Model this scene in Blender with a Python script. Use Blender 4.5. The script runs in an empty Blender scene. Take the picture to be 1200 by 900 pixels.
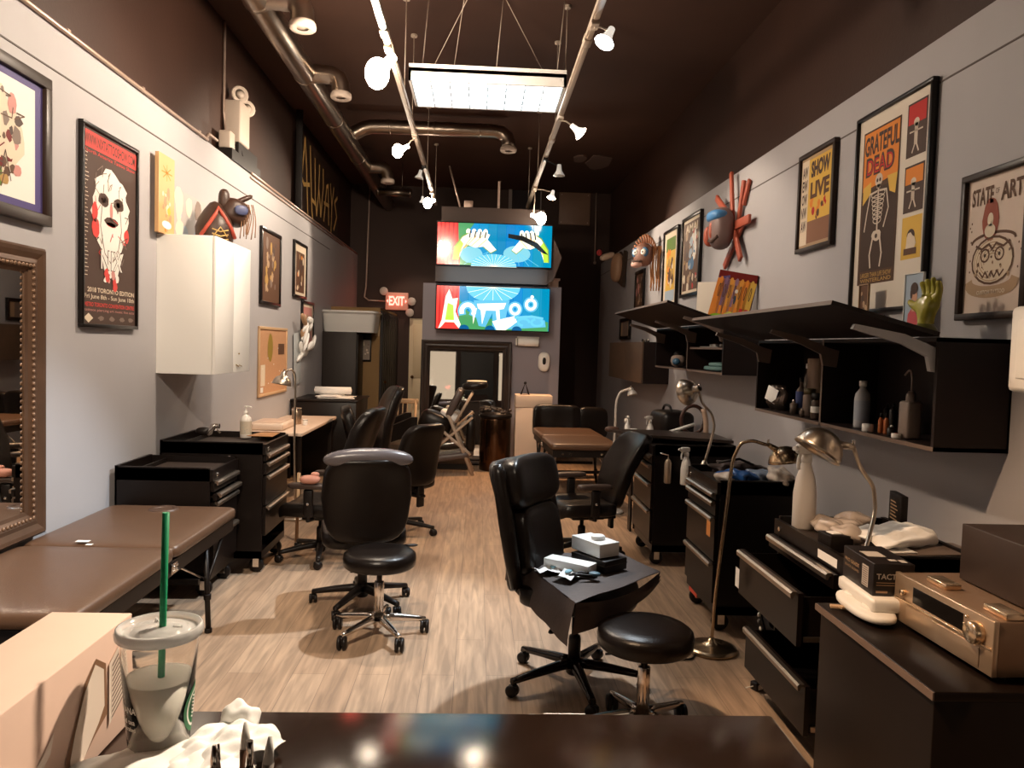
import bpy, bmesh, math, random
from mathutils import Vector, Matrix
random.seed(7)
PI = math.pi
C = bpy.context.scene.collection
SC = bpy.context.scene

# ------------------------------------------------------------------ camera
F = 900.0
CAM = Vector((0, 0, 1.6))
TH = 0.030
yv = Vector(((560-600)/F, (405-450)/F, 1)).normalized()
dn = Vector((-math.sin(TH), math.cos(TH), 0)); dn.z = -(dn.x*yv.x + dn.y*yv.y)/yv.z; dn.normalize()
xv = dn.cross(yv)
zv = -dn
def c2w(c):
    c = Vector(c); return Vector((c.dot(xv), c.dot(yv), c.dot(zv)))
right_w, down_w, fwd_w = c2w((1,0,0)), c2w((0,1,0)), c2w((0,0,1))
cd = bpy.data.cameras.new('camera'); cam = bpy.data.objects.new('camera', cd); C.objects.link(cam)
m3 = Matrix((right_w, -down_w, -fwd_w)).transposed()
cam.matrix_world = Matrix.Translation(CAM) @ m3.to_4x4()
cd.sensor_width = 36; cd.lens = F/1200*36; cd.clip_start = 0.02
SC.camera = cam
def P(px, py, X=None, Y=None, Z=None):
    d = c2w(((px-600)/F, (py-450)/F, 1))
    if X is not None: t = (X-CAM.x)/d.x
    elif Y is not None: t = (Y-CAM.y)/d.y
    else: t = (Z-CAM.z)/d.z
    return CAM + d*t

# ------------------------------------------------------------------ view, world, light strengths
SC.view_settings.view_transform = 'Standard'
SC.view_settings.look = 'None'
SC.view_settings.exposure = 0.6
SC.view_settings.gamma = 1
SC.view_settings.use_curve_mapping = False
w = bpy.data.worlds.new('world'); SC.world = w; w.use_nodes = True
w.node_tree.nodes['Background'].inputs[0].default_value = (1.0, .78, .56, 1)
w.node_tree.nodes['Background'].inputs[1].default_value = 0.45
WARM = (1.0, .66, .40); WARM2 = (1.0, .82, .63); COOL = (.84, .93, 1.0)

# ------------------------------------------------------------------ materials
_m = {}
def mat(name, col=(.5,.5,.5), rough=.5, metal=0, emit=None, es=1, trans=0, noise=None, bump=0, bscale=60, coat=0, ior=1.45, spec=None, alpha=1):
    if name in _m: return _m[name]
    m = bpy.data.materials.new(name); m.use_nodes = True; _m[name] = m
    nt = m.node_tree; b = nt.nodes['Principled BSDF']
    b.inputs['Base Color'].default_value = (*col, 1)
    b.inputs['Roughness'].default_value = rough; b.inputs['Metallic'].default_value = metal
    b.inputs['Transmission Weight'].default_value = trans; b.inputs['IOR'].default_value = ior
    b.inputs['Coat Weight'].default_value = coat; b.inputs['Alpha'].default_value = alpha
    if spec is not None: b.inputs['Specular IOR Level'].default_value = spec
    if emit:
        b.inputs['Emission Color'].default_value = (*emit, 1); b.inputs['Emission Strength'].default_value = es
    if noise or bump:
        tc = nt.nodes.new('ShaderNodeTexCoord'); n = nt.nodes.new('ShaderNodeTexNoise')
        n.inputs['Scale'].default_value = noise[1] if noise else bscale; n.inputs['Detail'].default_value = 5
        nt.links.new(tc.outputs['Object'], n.inputs['Vector'])
        if noise:
            mx = nt.nodes.new('ShaderNodeMix'); mx.data_type = 'RGBA'
            k = noise[0]
            mx.inputs[6].default_value = (*[c*(1-k) for c in col], 1); mx.inputs[7].default_value = (*[min(1, c*(1+k)) for c in col], 1)
            nt.links.new(n.outputs['Fac'], mx.inputs[0]); nt.links.new(mx.outputs[2], b.inputs['Base Color'])
        if bump:
            n2 = n
            if noise:
                n2 = nt.nodes.new('ShaderNodeTexNoise'); n2.inputs['Scale'].default_value = bscale; nt.links.new(tc.outputs['Object'], n2.inputs['Vector'])
            bp = nt.nodes.new('ShaderNodeBump'); bp.inputs['Strength'].default_value = bump; bp.inputs['Distance'].default_value = .01
            nt.links.new(n2.outputs['Fac'], bp.inputs['Height']); nt.links.new(bp.outputs['Normal'], b.inputs['Normal'])
    return m
def sw(name, col=(.5,.5,.5), rough=.55):           # flat printed colour
    return mat('print_'+name, col, rough, spec=.15)
GREY = mat('grey_wall_paint', (.385,.368,.378), .62, noise=(.04, 3), bump=.05, bscale=140)
DARK = mat('dark_brown_paint', (.036,.013,.0065), .62, noise=(.18, 2), bump=.1, bscale=60)
DARKC = mat('dark_ceiling_paint', (.060,.025,.014), .8, noise=(.15, 2))
BLKW = mat('black_laminate', (.008,.004,.0025), .38, noise=(.2, 12), spec=.3)
BROWNB = mat('black_brown_veneer', (.012,.006,.005), .5, noise=(.25, 14), spec=.3)
EDGE = mat('veneer_edge', (.16,.11,.085), .5)
CHEST = mat('black_enamel', (.007,.004,.003), .36, spec=.35, bump=.04, bscale=220)
LEATH = mat('black_leather', (.007,.0045,.0035), .30, spec=.3, bump=.12, bscale=150)
LEATHB = mat('brown_vinyl', (.098,.052,.030), .34, noise=(.08, 8), bump=.08, bscale=160)
PLAS = mat('black_plastic', (.008,.005,.004), .42, spec=.35)
CHROME = mat('chrome', (.75,.70,.65), .16, 1)
NICKEL = mat('brushed_nickel', (.55,.47,.38), .28, 1)
STEEL = mat('drawer_pull_metal', (.50,.42,.35), .35, 1)
GALV = mat('galvanised_duct', (.34,.28,.23), .30, 1, noise=(.2, 5))
WHITE = mat('white_laminate', (.90,.88,.84), .35)
WPL = mat('white_plastic', (.78,.75,.70), .38)
CREAM = mat('cream_paint', (.72,.56,.36), .45)
GOLDB = mat('champagne_aluminium', (.62,.46,.32), .33, .75)
PAPER = mat('white_paper', (.85,.83,.80), .8, bump=.15, bscale=25)
CARD = mat('cardboard', (.68,.48,.385), .8, noise=(.05, 20))
MIRR = mat('mirror_glass', (.86,.84,.80), .015, 1)
GLASS = mat('clear_glass', (1,1,1), .02, trans=1, ior=1.45)
OCHRE = mat('ochre_paint', (.26,.15,.055), .7, noise=(.1, 4))

def plank_floor():
    m = bpy.data.materials.new('wood_plank_floor'); m.use_nodes = True; nt = m.node_tree; b = nt.nodes['Principled BSDF']
    L = nt.links.new; N = nt.nodes.new
    tc = N('ShaderNodeTexCoord'); mp = N('ShaderNodeMapping'); mp.inputs['Rotation'].default_value = (0,0,PI/2); mp.inputs['Location'].default_value = (0,.07,0)
    L(tc.outputs['Object'], mp.inputs[0])
    br = N('ShaderNodeTexBrick'); br.inputs['Scale'].default_value = 1; br.inputs['Brick Width'].default_value = 1.22; br.inputs['Row Height'].default_value = .155
    br.inputs['Mortar Size'].default_value = .0015; br.inputs['Mortar'].default_value = (.20,.14,.10,1); br.offset = .37; br.inputs['Bias'].default_value = 0
    br.inputs['Color1'].default_value = (.36,.25,.17,1); br.inputs['Color2'].default_value = (.43,.31,.215,1)
    L(mp.outputs[0], br.inputs['Vector'])
    mp2 = N('ShaderNodeMapping'); mp2.inputs['Scale'].default_value = (14, 1.1, 1); L(tc.outputs['Object'], mp2.inputs[0])
    n = N('ShaderNodeTexNoise'); n.inputs['Scale'].default_value = 2.2; n.inputs['Detail'].default_value = 8; n.inputs['Distortion'].default_value = .7; L(mp2.outputs[0], n.inputs['Vector'])
    rp = N('ShaderNodeValToRGB'); rp.color_ramp.elements[0].position = .34; rp.color_ramp.elements[0].color = (.50,.46,.44,1); rp.color_ramp.elements[1].position = .68; rp.color_ramp.elements[1].color = (1.22,1.14,1.08,1)
    L(n.outputs['Fac'], rp.inputs[0])
    mx = N('ShaderNodeMix'); mx.data_type = 'RGBA'; mx.blend_type = 'MULTIPLY'; mx.inputs[0].default_value = .7
    L(br.outputs['Color'], mx.inputs[6]); L(rp.outputs[0], mx.inputs[7])
    L(mx.outputs[2], b.inputs['Base Color'])
    b.inputs['Roughness'].default_value = .42
    bp = N('ShaderNodeBump'); bp.inputs['Strength'].default_value = .12; bp.inputs['Distance'].default_value = .004; L(n.outputs['Fac'], bp.inputs['Height']); L(bp.outputs[0], b.inputs['Normal'])
    return m
def counter_mat():
    m = bpy.data.materials.new('glossy_speckled_counter'); m.use_nodes = True; nt = m.node_tree; b = nt.nodes['Principled BSDF']
    L = nt.links.new; N = nt.nodes.new
    tc = N('ShaderNodeTexCoord'); n = N('ShaderNodeTexNoise'); n.inputs['Scale'].default_value = 700; n.inputs['Detail'].default_value = 3; L(tc.outputs['Object'], n.inputs['Vector'])
    b.inputs['Base Color'].default_value = (.016,.008,.005,1); b.inputs['Roughness'].default_value = .11; b.inputs['Specular IOR Level'].default_value = .9
    bp = N('ShaderNodeBump'); bp.inputs['Strength'].default_value = .3; bp.inputs['Distance'].default_value = .00012; L(n.outputs['Fac'], bp.inputs['Height']); L(bp.outputs[0], b.inputs['Normal'])
    return m

# ------------------------------------------------------------------ mesh builder
class MB:
    def __init__(s): s.bm = bmesh.new(); s.mats = []; s.M = Matrix.Identity(4)
    def mi(s, m):
        if m is None: return 0
        if m not in s.mats: s.mats.append(m)
        return s.mats.index(m)
    def verts(s, pts): return [s.bm.verts.new(s.M @ Vector(p)) for p in pts]
    def face(s, pts, m=None, smooth=False):
        try: f = s.bm.faces.new(s.verts(pts))
        except ValueError: return
        f.material_index = s.mi(m); f.smooth = smooth; return f
    def grid(s, rows, m=None, smooth=True, closeu=False, closev=False):
        vs = [s.verts(r) for r in rows]; n = len(vs); k = len(vs[0]); i0 = s.mi(m)
        for i in range(n if closeu else n-1):
            for j in range(k if closev else k-1):
                a, b, c, d = vs[i][j], vs[i][(j+1) % k], vs[(i+1) % n][(j+1) % k], vs[(i+1) % n][j]
                try:
                    f = s.bm.faces.new((a, b, c, d)); f.smooth = smooth; f.material_index = i0
                except ValueError: pass
        return vs
    def box(s, c, d, m=None, bev=0, rot=None, seg=2):
        t = bmesh.new(); bmesh.ops.create_cube(t, size=1)
        bmesh.ops.scale(t, vec=d, verts=t.verts)
        if bev: bmesh.ops.bevel(t, geom=list(t.edges), offset=min(bev, min(d)*.49), segments=seg, profile=.5, affect='EDGES')
        if rot is not None: bmesh.ops.transform(t, matrix=rot.to_4x4() if isinstance(rot, Matrix) else Matrix.Rotation(rot, 4, 'Z'), verts=t.verts)
        bmesh.ops.translate(t, vec=c, verts=t.verts)
        s.merge(t, m, smooth=bool(bev)); return s
    def bb(s, x0, x1, y0, y1, z0, z1, m=None, bev=0):
        return s.box(((x0+x1)/2, (y0+y1)/2, (z0+z1)/2), (abs(x1-x0), abs(y1-y0), abs(z1-z0)), m, bev)
    def merge(s, t, m=None, smooth=False, mat4=None):
        i0 = s.mi(m); mp = {}
        M = s.M @ mat4 if mat4 is not None else s.M
        for v in t.verts: mp[v] = s.bm.verts.new(M @ v.co)
        for f in t.faces:
            try:
                g = s.bm.faces.new([mp[v] for v in f.verts]); g.material_index = i0; g.smooth = smooth
            except ValueError: pass
        t.free()
    def tube(s, pts, r, m=None, n=10, caps=True):
        pts = [Vector(p) for p in pts]; K = len(pts); rows = []
        rs = r if isinstance(r, (list, tuple)) else [r]*K
        prev = None
        for i, p in enumerate(pts):
            t = (pts[min(i+1, K-1)] - pts[max(i-1, 0)]).normalized()
            if prev is None:
                a = Vector((0,0,1)) if abs(t.z) < .9 else Vector((1,0,0))
                u = t.cross(a).normalized()
            else: u = (prev - t*prev.dot(t)).normalized()
            prev = u; v = t.cross(u)
            rows.append([p + (u*math.cos(2*PI*j/n) + v*math.sin(2*PI*j/n))*rs[i] for j in range(n)])
        vs = s.grid(rows, m, True, False, True)
        if caps:
            for e in (vs[0], vs[-1]):
                try:
                    f = s.bm.faces.new(e); f.material_index = s.mi(m)
                except ValueError: pass
        return s
    def lathe(s, prof, c=(0,0,0), axis='Z', m=None, n=24, rot=None, arc=2*PI, caps=True):
        # prof: list of (r, h)
        c = Vector(c); rows = []
        R = rot if rot is not None else {'Z': Matrix.Identity(3), 'X': Matrix.Rotation(PI/2, 3, 'Y'), 'Y': Matrix.Rotation(-PI/2, 3, 'X')}[axis]
        for r, h in prof:
            rows.append([c + R @ Vector((r*math.cos(2*PI*j/n), r*math.sin(2*PI*j/n), h)) for j in range(n)])
        vs = s.grid(rows, m, True, False, True)
        if caps:
            for k, e in ((0, vs[0]), (-1, vs[-1])):
                if prof[k][0] > 1e-5:
                    try:
                        f = s.bm.faces.new(e); f.material_index = s.mi(m)
                    except ValueError: pass
        return s
    def cyl(s, c, r, h, m=None, n=20, axis='Z', rot=None):
        return s.lathe([(r*.96,-h/2), (r,-h/2+min(.003,h/6)), (r,h/2-min(.003,h/6)), (r*.96,h/2)], c, axis, m, n, rot)
    def sph(s, c, r, m=None, n=14):
        r = r if isinstance(r, (tuple, list)) else (r,r,r)
        return s.pad(c, (r[0]*2, r[1]*2, r[2]*2), 1, 1, m, nu=n*2, nv=n)
    def pad(s, c, d, e1=.35, e2=.35, m=None, fn=None, rot=None, nu=32, nv=14):
        a, b, h = d[0]/2, d[1]/2, d[2]/2; c = Vector(c); rows = []
        def sp(x, e): return math.copysign(abs(x)**e, x)
        for i in range(nv+1):
            v = -PI/2 + PI*i/nv; row = []
            for j in range(nu):
                u = 2*PI*j/nu
                p = Vector((a*sp(math.cos(v), e1)*sp(math.cos(u), e2), b*sp(math.cos(v), e1)*sp(math.sin(u), e2), h*sp(math.sin(v), e1)))
                if fn: p = Vector(fn(p))
                if rot is not None: p = rot @ p
                row.append(c + p)
            rows.append(row)
        s.grid(rows, m, True, False, True); return s
    def prism(s, pts, a, b, axis='Z', m=None, rot=None, c=(0,0,0)):
        # polygon pts (2D) extruded from a to b along axis
        def mk(p, h):
            v = {'Z': (p[0], p[1], h), 'X': (h, p[0], p[1]), 'Y': (p[0], h, p[1])}[axis]
            v = Vector(v)
            if rot is not None: v = rot @ v
            return v + Vector(c)
        A = s.verts([mk(p, a) for p in pts]); B = s.verts([mk(p, b) for p in pts]); i0 = s.mi(m); n = len(pts)
        for L_ in (A, B):
            try:
                f = s.bm.faces.new(L_); f.material_index = i0
            except ValueError: pass
        for i in range(n):
            f = s.bm.faces.new((A[i], A[(i+1) % n], B[(i+1) % n], B[i])); f.material_index = i0
        return s
    def build(s, name, m=None, parent=None, loc=None):
        me = bpy.data.meshes.new(name)
        bmesh.ops.remove_doubles(s.bm, verts=s.bm.verts, dist=1e-6)
        bmesh.ops.recalc_face_normals(s.bm, faces=s.bm.faces)
        s.bm.to_mesh(me); s.bm.free()
        if not s.mats: s.mats = [m]
        elif m is not None and s.mats[0] is None: s.mats[0] = m
        for q in s.mats: me.materials.append(q if q is not None else m)
        o = bpy.data.objects.new(name, me); C.objects.link(o)
        if parent is not None: o.parent = parent
        if loc is not None: o.location = loc
        return o

def tag(o, label=None, cat=None, group=None, kind=None):
    if label: o['label'] = label
    if cat: o['category'] = cat
    if group: o['group'] = group
    if kind: o['kind'] = kind
    return o
def thing(name, label, cat, loc=(0,0,0), rz=0, group=None):
    o = bpy.data.objects.new(name, None); C.objects.link(o); o.empty_display_size = .1
    o.location = loc; o.rotation_euler = (0,0,rz); return tag(o, label, cat, group)
def struct(name, mb, m=None): return tag(mb.build(name, m), kind='structure')
def kids(o): return [c for c in bpy.data.objects if c.parent == o]
def dup(o, loc=None, rz=None, label=None, parent=None):
    c = o.copy(); C.objects.link(c)
    if parent: c.parent = parent
    if loc is not None: c.location = loc
    if rz is not None: c.rotation_euler = (0,0,rz)
    if label: c['label'] = label
    for k in kids(o): dup(k, parent=c)
    return c

# ------------------------------------------------------------------ text and flat art
_tc = {}
def text_bm(s, bold=0):
    k = (s, bold)
    if k not in _tc:
        cu = bpy.data.curves.new('t', 'FONT'); cu.body = s; cu.offset = bold; cu.resolution_u = 3
        o = bpy.data.objects.new('t', cu); C.objects.link(o)
        bpy.context.view_layer.update()
        me = bpy.data.meshes.new_from_object(o.evaluated_get(bpy.context.evaluated_depsgraph_get()))
        bpy.data.objects.remove(o); _tc[k] = me
    t = bmesh.new(); t.from_mesh(_tc[k]); return t
class Art:
    """draws in fractions of a w x h rectangle lying in the real surface (O lower-left corner)"""
    def __init__(s, mb, O, r, u, w, h):
        s.mb = mb; s.O = Vector(O); s.r = Vector(r).normalized(); s.u = Vector(u).normalized(); s.n = s.r.cross(s.u); s.w = w; s.h = h; s.step = .0007
    def p(s, x, y, l=0): return s.O + s.r*(x*s.w) + s.u*(y*s.h) + s.n*(l*s.step)
    def poly(s, pts, m, l=1): s.mb.face([s.p(x, y, l) for x, y in pts], m)
    def quad(s, x0, y0, x1, y1, m, l=1): s.poly([(x0,y0),(x1,y0),(x1,y1),(x0,y1)], m, l)
    def ell(s, cx, cy, rx, ry, m, l=1, n=18, wob=0, a0=0, a1=2*PI):
        s.poly([(cx+rx*math.cos(a0+(a1-a0)*i/n)*(1+random.uniform(-wob,wob)), cy+ry*math.sin(a0+(a1-a0)*i/n)*(1+random.uniform(-wob,wob))) for i in range(n if a1-a0 > 6.2 else n+1)], m, l)
    def line(s, pts, wd, m, l=1):
        q = [Vector((x*s.w, y*s.h)) for x, y in pts]
        for i in range(len(q)-1):
            d = q[i+1]-q[i]
            if d.length < 1e-6: continue
            nn = Vector((-d.y, d.x)).normalized()*wd/2; dd = d.normalized()*wd*.25
            pp = [q[i]+nn-dd, q[i]-nn-dd, q[i+1]-nn+dd, q[i+1]+nn+dd]
            s.mb.face([s.O + s.r*v.x + s.u*v.y + s.n*((l+.05*(i%3))*s.step) for v in pp], m)
    def ring(s, cx, cy, rx, ry, wd, m, l=1, n=20, a0=0, a1=2*PI):
        s.line([(cx+rx*math.cos(a0+(a1-a0)*i/n), cy+ry*math.sin(a0+(a1-a0)*i/n)) for i in range(n+1)], wd, m, l)
    def text(s, t, x0, y0, x1, y1, m, l=2, bold=0):
        b = text_bm(t, bold)
        if not b.verts: b.free(); return
        xs = [v.co.x for v in b.verts]; ys = [v.co.y for v in b.verts]
        sx = (x1-x0)*s.w/(max(xs)-min(xs)); sy = (y1-y0)*s.h/max(1e-6, max(ys)-min(ys))
        mx, my = min(xs), min(ys)
        for v in b.verts:
            v.co = s.O + s.r*(x0*s.w+(v.co.x-mx)*sx) + s.u*(y0*s.h+(v.co.y-my)*sy) + s.n*(l*s.step)
        s.mb.merge(b, m)
    def blobs(s, n, x0, y0, x1, y1, rmin, rmax, ms, l=1):
        for i in range(n):
            r = random.uniform(rmin, rmax)
            s.ell(random.uniform(x0, x1), random.uniform(y0, y1), r, r*s.w/s.h*random.uniform(.7,1.5), random.choice(ms), l+random.uniform(0,.8), 9, .25)

# ------------------------------------------------------------------ room
W = 2.2; ZL = 3.16; ZC = 4.42; YB = 14.0; YF = -2.6
mb = MB(); mb.bb(-2.5, 2.5, YF, YB, -.1, 0); struct('floor', mb, plank_floor())
mb = MB(); mb.bb(-2.5, 2.5, YF, YB, ZC, ZC+.1); struct('ceiling', mb, DARKC)
mb = MB(); mb.bb(-2.45, -W, YF, YB, 0, ZL); struct('wall_left', mb, GREY)
mb = MB(); mb.bb(W, 2.45, YF, YB, 0, ZL); struct('wall_right', mb, GREY)
mb = MB(); mb.bb(-2.5, -2.34, YF, YB, ZL, ZC); struct('wall_left_upper', mb, DARK)
mb = MB(); mb.bb(2.34, 2.5, YF, YB, ZL, ZC); struct('wall_right_upper', mb, DARK)
mb = MB(); mb.bb(-2.5, 2.5, YB, YB+.12, 0, ZC); struct('wall_back', mb, DARK)
# drywall joint line below the top of the grey wall
mb = MB(); mb.bb(-W, -W+.004, YF, 11.4, 2.935, 2.943); struct('trim_1', mb, mat('joint_line', (.12,.10,.09), .8))
mb = MB(); mb.bb(W-.004, W, YF, YB, 2.935, 2.943); struct('trim_2', mb, _m['joint_line'])
# shop front behind the viewer: two windows, solid door darkened for the mirror
mb = MB()
mb.bb(-2.5, 2.5, YF-.15, YF, 2.7, ZC, DARK); mb.bb(-2.5, 2.5, YF-.15, YF, 0, 1.25, DARK)
for a, b in ((-2.5,-2.1),(-.62,-.5),(.5,.62),(2.1,2.5)): mb.bb(a, b, YF-.15, YF, .5, 2.7, DARK)
struct('wall_front', mb)
for i, (a, b) in enumerate(((-2.1,-.62),(-.5,.5),(.62,2.1))):
    if i == 1: continue
    mb = MB(); mb.bb(a, b, YF-.09, YF-.08, 1.25, 2.7, GLASS)
    for q in (a+.02, b-.02): mb.bb(q-.02, q+.02, YF-.12, YF-.05, 1.25, 2.7, BLKW)
    struct('window_%d' % (i+1), mb)
mb = MB(); mb.bb(-.5,.5,YF-.12,YF-.05,.5,2.7,BLKW); mb.box((.0,YF-.045,1.0),(.7,.02,.8),DARK,.01); mb.box((.42,YF-.03,1.1),(.03,.05,.3),CHROME,.008); struct('door_3', mb)

# left ledge conduit, rear closet and partition
mb = MB(); mb.bb(-2.2, -1.47, 11.6, YB, 0, 2.12); struct('wall_closet', mb, OCHRE)
PX0, PX1, PY0 = P(496,335,Y=10.4).x, P(658,338,Y=10.4).x, 10.4
mb = MB(); mb.bb(PX0, PX1, PY0, PY0+.5, 0, 2.42); struct('wall_partition', mb, mat('partition_grey', (.24,.215,.245), .6, noise=(.04,3)))

# rear doors
mb = MB(); x0, x1 = -1.24, -.5; y = YB-.04
mb.bb(x0, x1, y, YB, .02, 2.06, CREAM)
for (a, b, c, d) in ((.1,.42,.1,.38),(.5,.88,.1,.38),(.1,.42,.42,.95),(.5,.88,.42,.95),(.1,.42,.99,1.95),(.5,.88,.99,1.95)):
    w_ = x1-x0; mb.box((x0+w_*(a+b)/2, y-.004, (c+d)/2), (w_*(b-a), .012, d-c), CREAM, .005)
d1 = struct('door_1', mb)
mb = MB(); mb.sph((x0+.07, y-.05, 1.0), .03, mat('aged_bronze', (.12,.05,.02), .3, 1)); mb.cyl((x0+.07, y-.02, 1.0), .012, .05, _m['aged_bronze'], 12, 'Y'); mb.build('door_handle', None, d1)
mb = MB(); mb.bb(-1.30, -1.24, YB-.06, YB, 0, 2.12, DARK); mb.bb(-.5, -.44, YB-.06, YB, 0, 2.12, DARK); mb.bb(-1.24, -.5, YB-.06, YB, 2.06, 2.12, DARK); struct('trim_3', mb)
mb = MB(); blk = mat('black_door_paint', (.012,.007,.005), .5)
mb.bb(-1.47, -1.45, 11.65, 13.9, .02, 2.08, blk)
for i in range(9): mb.box((-1.445, 11.78+.25*i, 1.05), (.02, .17, 2.0), blk, .006)
mb.sph((-1.40, 11.8, 1.0), .025, _m['aged_bronze'])
struct('door_2', mb)
# ------------------------------------------------------------------ lamps and lights
def lampobj(kind, name, loc, energy, col, parent=None, size=.05, rot=None, spot=None, blend=.5):
    l = bpy.data.lights.new(name, kind); l.energy = energy; l.color = col
    if kind == 'AREA': l.shape = 'RECTANGLE'; l.size, l.size_y = size
    else: l.shadow_soft_size = size
    if kind == 'SPOT': l.spot_size = spot; l.spot_blend = blend
    o = bpy.data.objects.new(name, l); C.objects.link(o); o.location = loc
    if rot is not None: o.rotation_euler = rot
    if parent: o.parent = parent
    return o
ZT = 3.60
TRK = mat('track_white', (.42,.34,.27), .5)
for i, (xa, lab) in enumerate(((-.66, 'left ceiling track rail, under the left end of the fluorescent light'), (.66, 'right ceiling track rail, under the right end of the fluorescent light'))):
    t = thing('track_rail', lab, 'lighting track', (xa, 0, ZT), group='ceiling light tracks')
    mb = MB(); mb.bb(-.022, .022, .6, 11.2, 0, .035); mb.bb(-.012, .012, .6, 11.2, -.008, 0); mb.build('rail', TRK, t)
    for yy in (1.0, 4.7, 6.45, 7.2, 9.3, 11.0):
        mb = MB(); mb.tube([(0, yy, .035), (0, yy, ZC-ZT-.02)], .005, n=6); mb.cyl((0, yy, ZC-ZT-.012), .03, .022, n=12); mb.build('hanger_rod', TRK, t)
    for yy in (2.9, 5.1, 7.5, 9.9):
        mb = MB(); mb.box((0, yy, .012), (.055, .12, .05), None, .006); mb.build('connector', TRK, t)
def spotlight(px, py, Z, xt, lab, power, col, aim, style='par', r=.06, emit=30, size=.05, lit=True, cone=None):
    p = P(px, py, Z=Z)
    t = thing('track_spotlight' if Z < 3.8 else 'ceiling_spotlight', lab, 'spotlight', p, group='spotlights on the ceiling tracks' if Z < 3.8 else None)
    aim = Vector(aim).normalized(); R = aim.to_track_quat('Z', 'Y').to_matrix()
    back = -aim*r*1.5
    mb = MB(); top = Vector((xt-p.x, 0, ZT-p.z)) if Z < 3.8 else Vector((0, 0, ZC-p.z)); mb.box((top.x, 0, top.z-.015), (.05, .10, .03), None, .005)
    mb.tube([top-Vector((0,0,.03)), top*.6+back*.3-Vector((0,0,.0)), back], .007, n=8)
    mb.build('arm', TRK if lit else PLAS, t)
    if style == 'par':
        mb = MB(); mb.lathe([(r*.34,-r*1.9),(r*.42,-r*1.2),(r*.5,-r*.8),(r*.95,-.1*r),(r,0)], rot=R, n=20, caps=False); mb.lathe([(.0,-r*1.9),(r*.34,-r*1.9)], rot=R, n=20, caps=False)
        mb.build('lamp_shell', mat('lamp_shell_glass', (.85,.82,.78), .3, emit=(1,.9,.78), es=.5) if lit else mat('milk_glass', (.8,.78,.74), .3, emit=(.9,.9,.85), es=.12), t)  # unlit shells carry a faint glow in their colour too
        mb = MB(); mb.lathe([(0,.12*r),(r*.5,.10*r),(r*.92,.0),(r*.98,-.03*r)], rot=R, n=20, caps=False)
        mb.build('bulb_face', mat('bulb_%s' % lab[:14], (1,1,1), .4, emit=col, es=emit) if lit else mat('unlit_lens', (.75,.75,.72), .2), t)
    else:
        mb = MB(); mb.pad(-0*aim, (r*1.7, r*1.7, r*2.2), 1, 1); mb.lathe([(r*.3,-r*1.9),(r*.35,-r*1.2),(r*.5,-r*.7)], rot=R, n=16)
        mb.build('bulb', mat('bulb_%s' % lab[:14], (1,1,1), .4, emit=col, es=emit), t)
    if lit and power:
        if style == 'bulb' and cone is None: lampobj('POINT', 'bulb_light', aim*(r*1.5), power, col, t, size)
        else: lampobj('SPOT', 'bulb_light', aim*(r*1.3), power, col, t, size, aim.to_track_quat('-Z', 'Y').to_euler(), cone or 1.7, .5)
    return t
spotlight(442, 86, 3.42, -.66, 'largest and brightest warm bulb, hanging on the left track', 50, WARM2, (-.8,-.45,-1.1), 'bulb', .095, 330, cone=2.5)
spotlight(708, 50, 3.48, .66, 'cool white flood bulb on the right track, in front of the fluorescent light', 380, COOL, (-.50,-.34,-1), 'par', .062, 60, cone=1.1)
spotlight(466, 177, 3.45, -.66, 'round glowing warm bulb on the left track, just below the fluorescent light', 110, WARM2, (-1,.05,-.5), 'bulb', .062, 40, cone=1.9)
spotlight(681, 157, 3.46, .66, 'white cone lamp tilted right on the right track, glowing amber', 48, WARM2, (.8,-.25,-.75), 'par', .062, 16, cone=1.3)
spotlight(655, 206, 3.42, .66, 'unlit milky white cone lamp hanging under the right track above the wooden panel', 0, WARM, (0,0,-1), 'par', .062, 1, lit=False)
spotlight(491, 209, 3.46, -.66, 'unlit milky white cone lamp hanging on the left track', 0, WARM, (-.2,0,-1), 'par', .05, 1, lit=False)
spotlight(501, 238, 3.45, -.66, 'flaring warm bulb at the far end of the left track, left of the upper screen', 90, WARM2, (-.9,-.8,-.55), 'bulb', .066, 45, cone=1.5)
spotlight(646, 232, 3.47, .66, 'small warm bulb on the right track, left of the wooden panel', 280, (1,.58,.30), (-.25,-.3,-1), 'par', .055, 30, cone=1.5)
spotlight(634, 256, 3.23, .66, 'warm bulb hanging just above the right end of the upper screen', 90, WARM2, (1.3,-.6,-.5), 'bulb', .075, 40, cone=1.3)
spotlight(495, 237, 3.9, -.66, 'small bulb in the rear hallway, left of the far left track bulb', 60, WARM2, (-.15,1.0,-2.4), 'par', .05, 30, cone=1.1)
# unseen lamps added on the same tracks to brighten counter, left wall and desk
for xx, nm, pw, aim, cn in ((-.661, 'warm track lamp aimed at the desk with the receiver', 280, (2.0,-.1,-2.7), .95), (-.66, 'warm track lamp over the left side of the reception counter', 430, (-1.3,3.6,-2.1), 1.35), (.66, 'warm track lamp over the right side of the reception counter', 420, (-.45,-.66,-1), .72)):
    t = thing('track_spotlight', nm, 'spotlight', (xx, 1.1 if xx == -.66 else 2.4 if xx > 0 else 2.1, 3.45), group='spotlights on the ceiling tracks')
    mb = MB(); mb.lathe([(.02,.11),(.03,.05),(.062,0)], n=16); mb.build('lamp_shell', WPL, t)
    mb = MB(); mb.lathe([(0,-.004),(.058,0)], n=16, caps=False); mb.build('bulb_face', mat('bulb_face_near', (1,1,1), .4, emit=WARM2, es=25), t)
    lampobj('SPOT', 'bulb_light', (0,0,-.03), pw, WARM2 if xx != -.661 else WARM, t, .05, Vector(aim).to_track_quat('-Z','Y').to_euler(), cn, .5)

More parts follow.
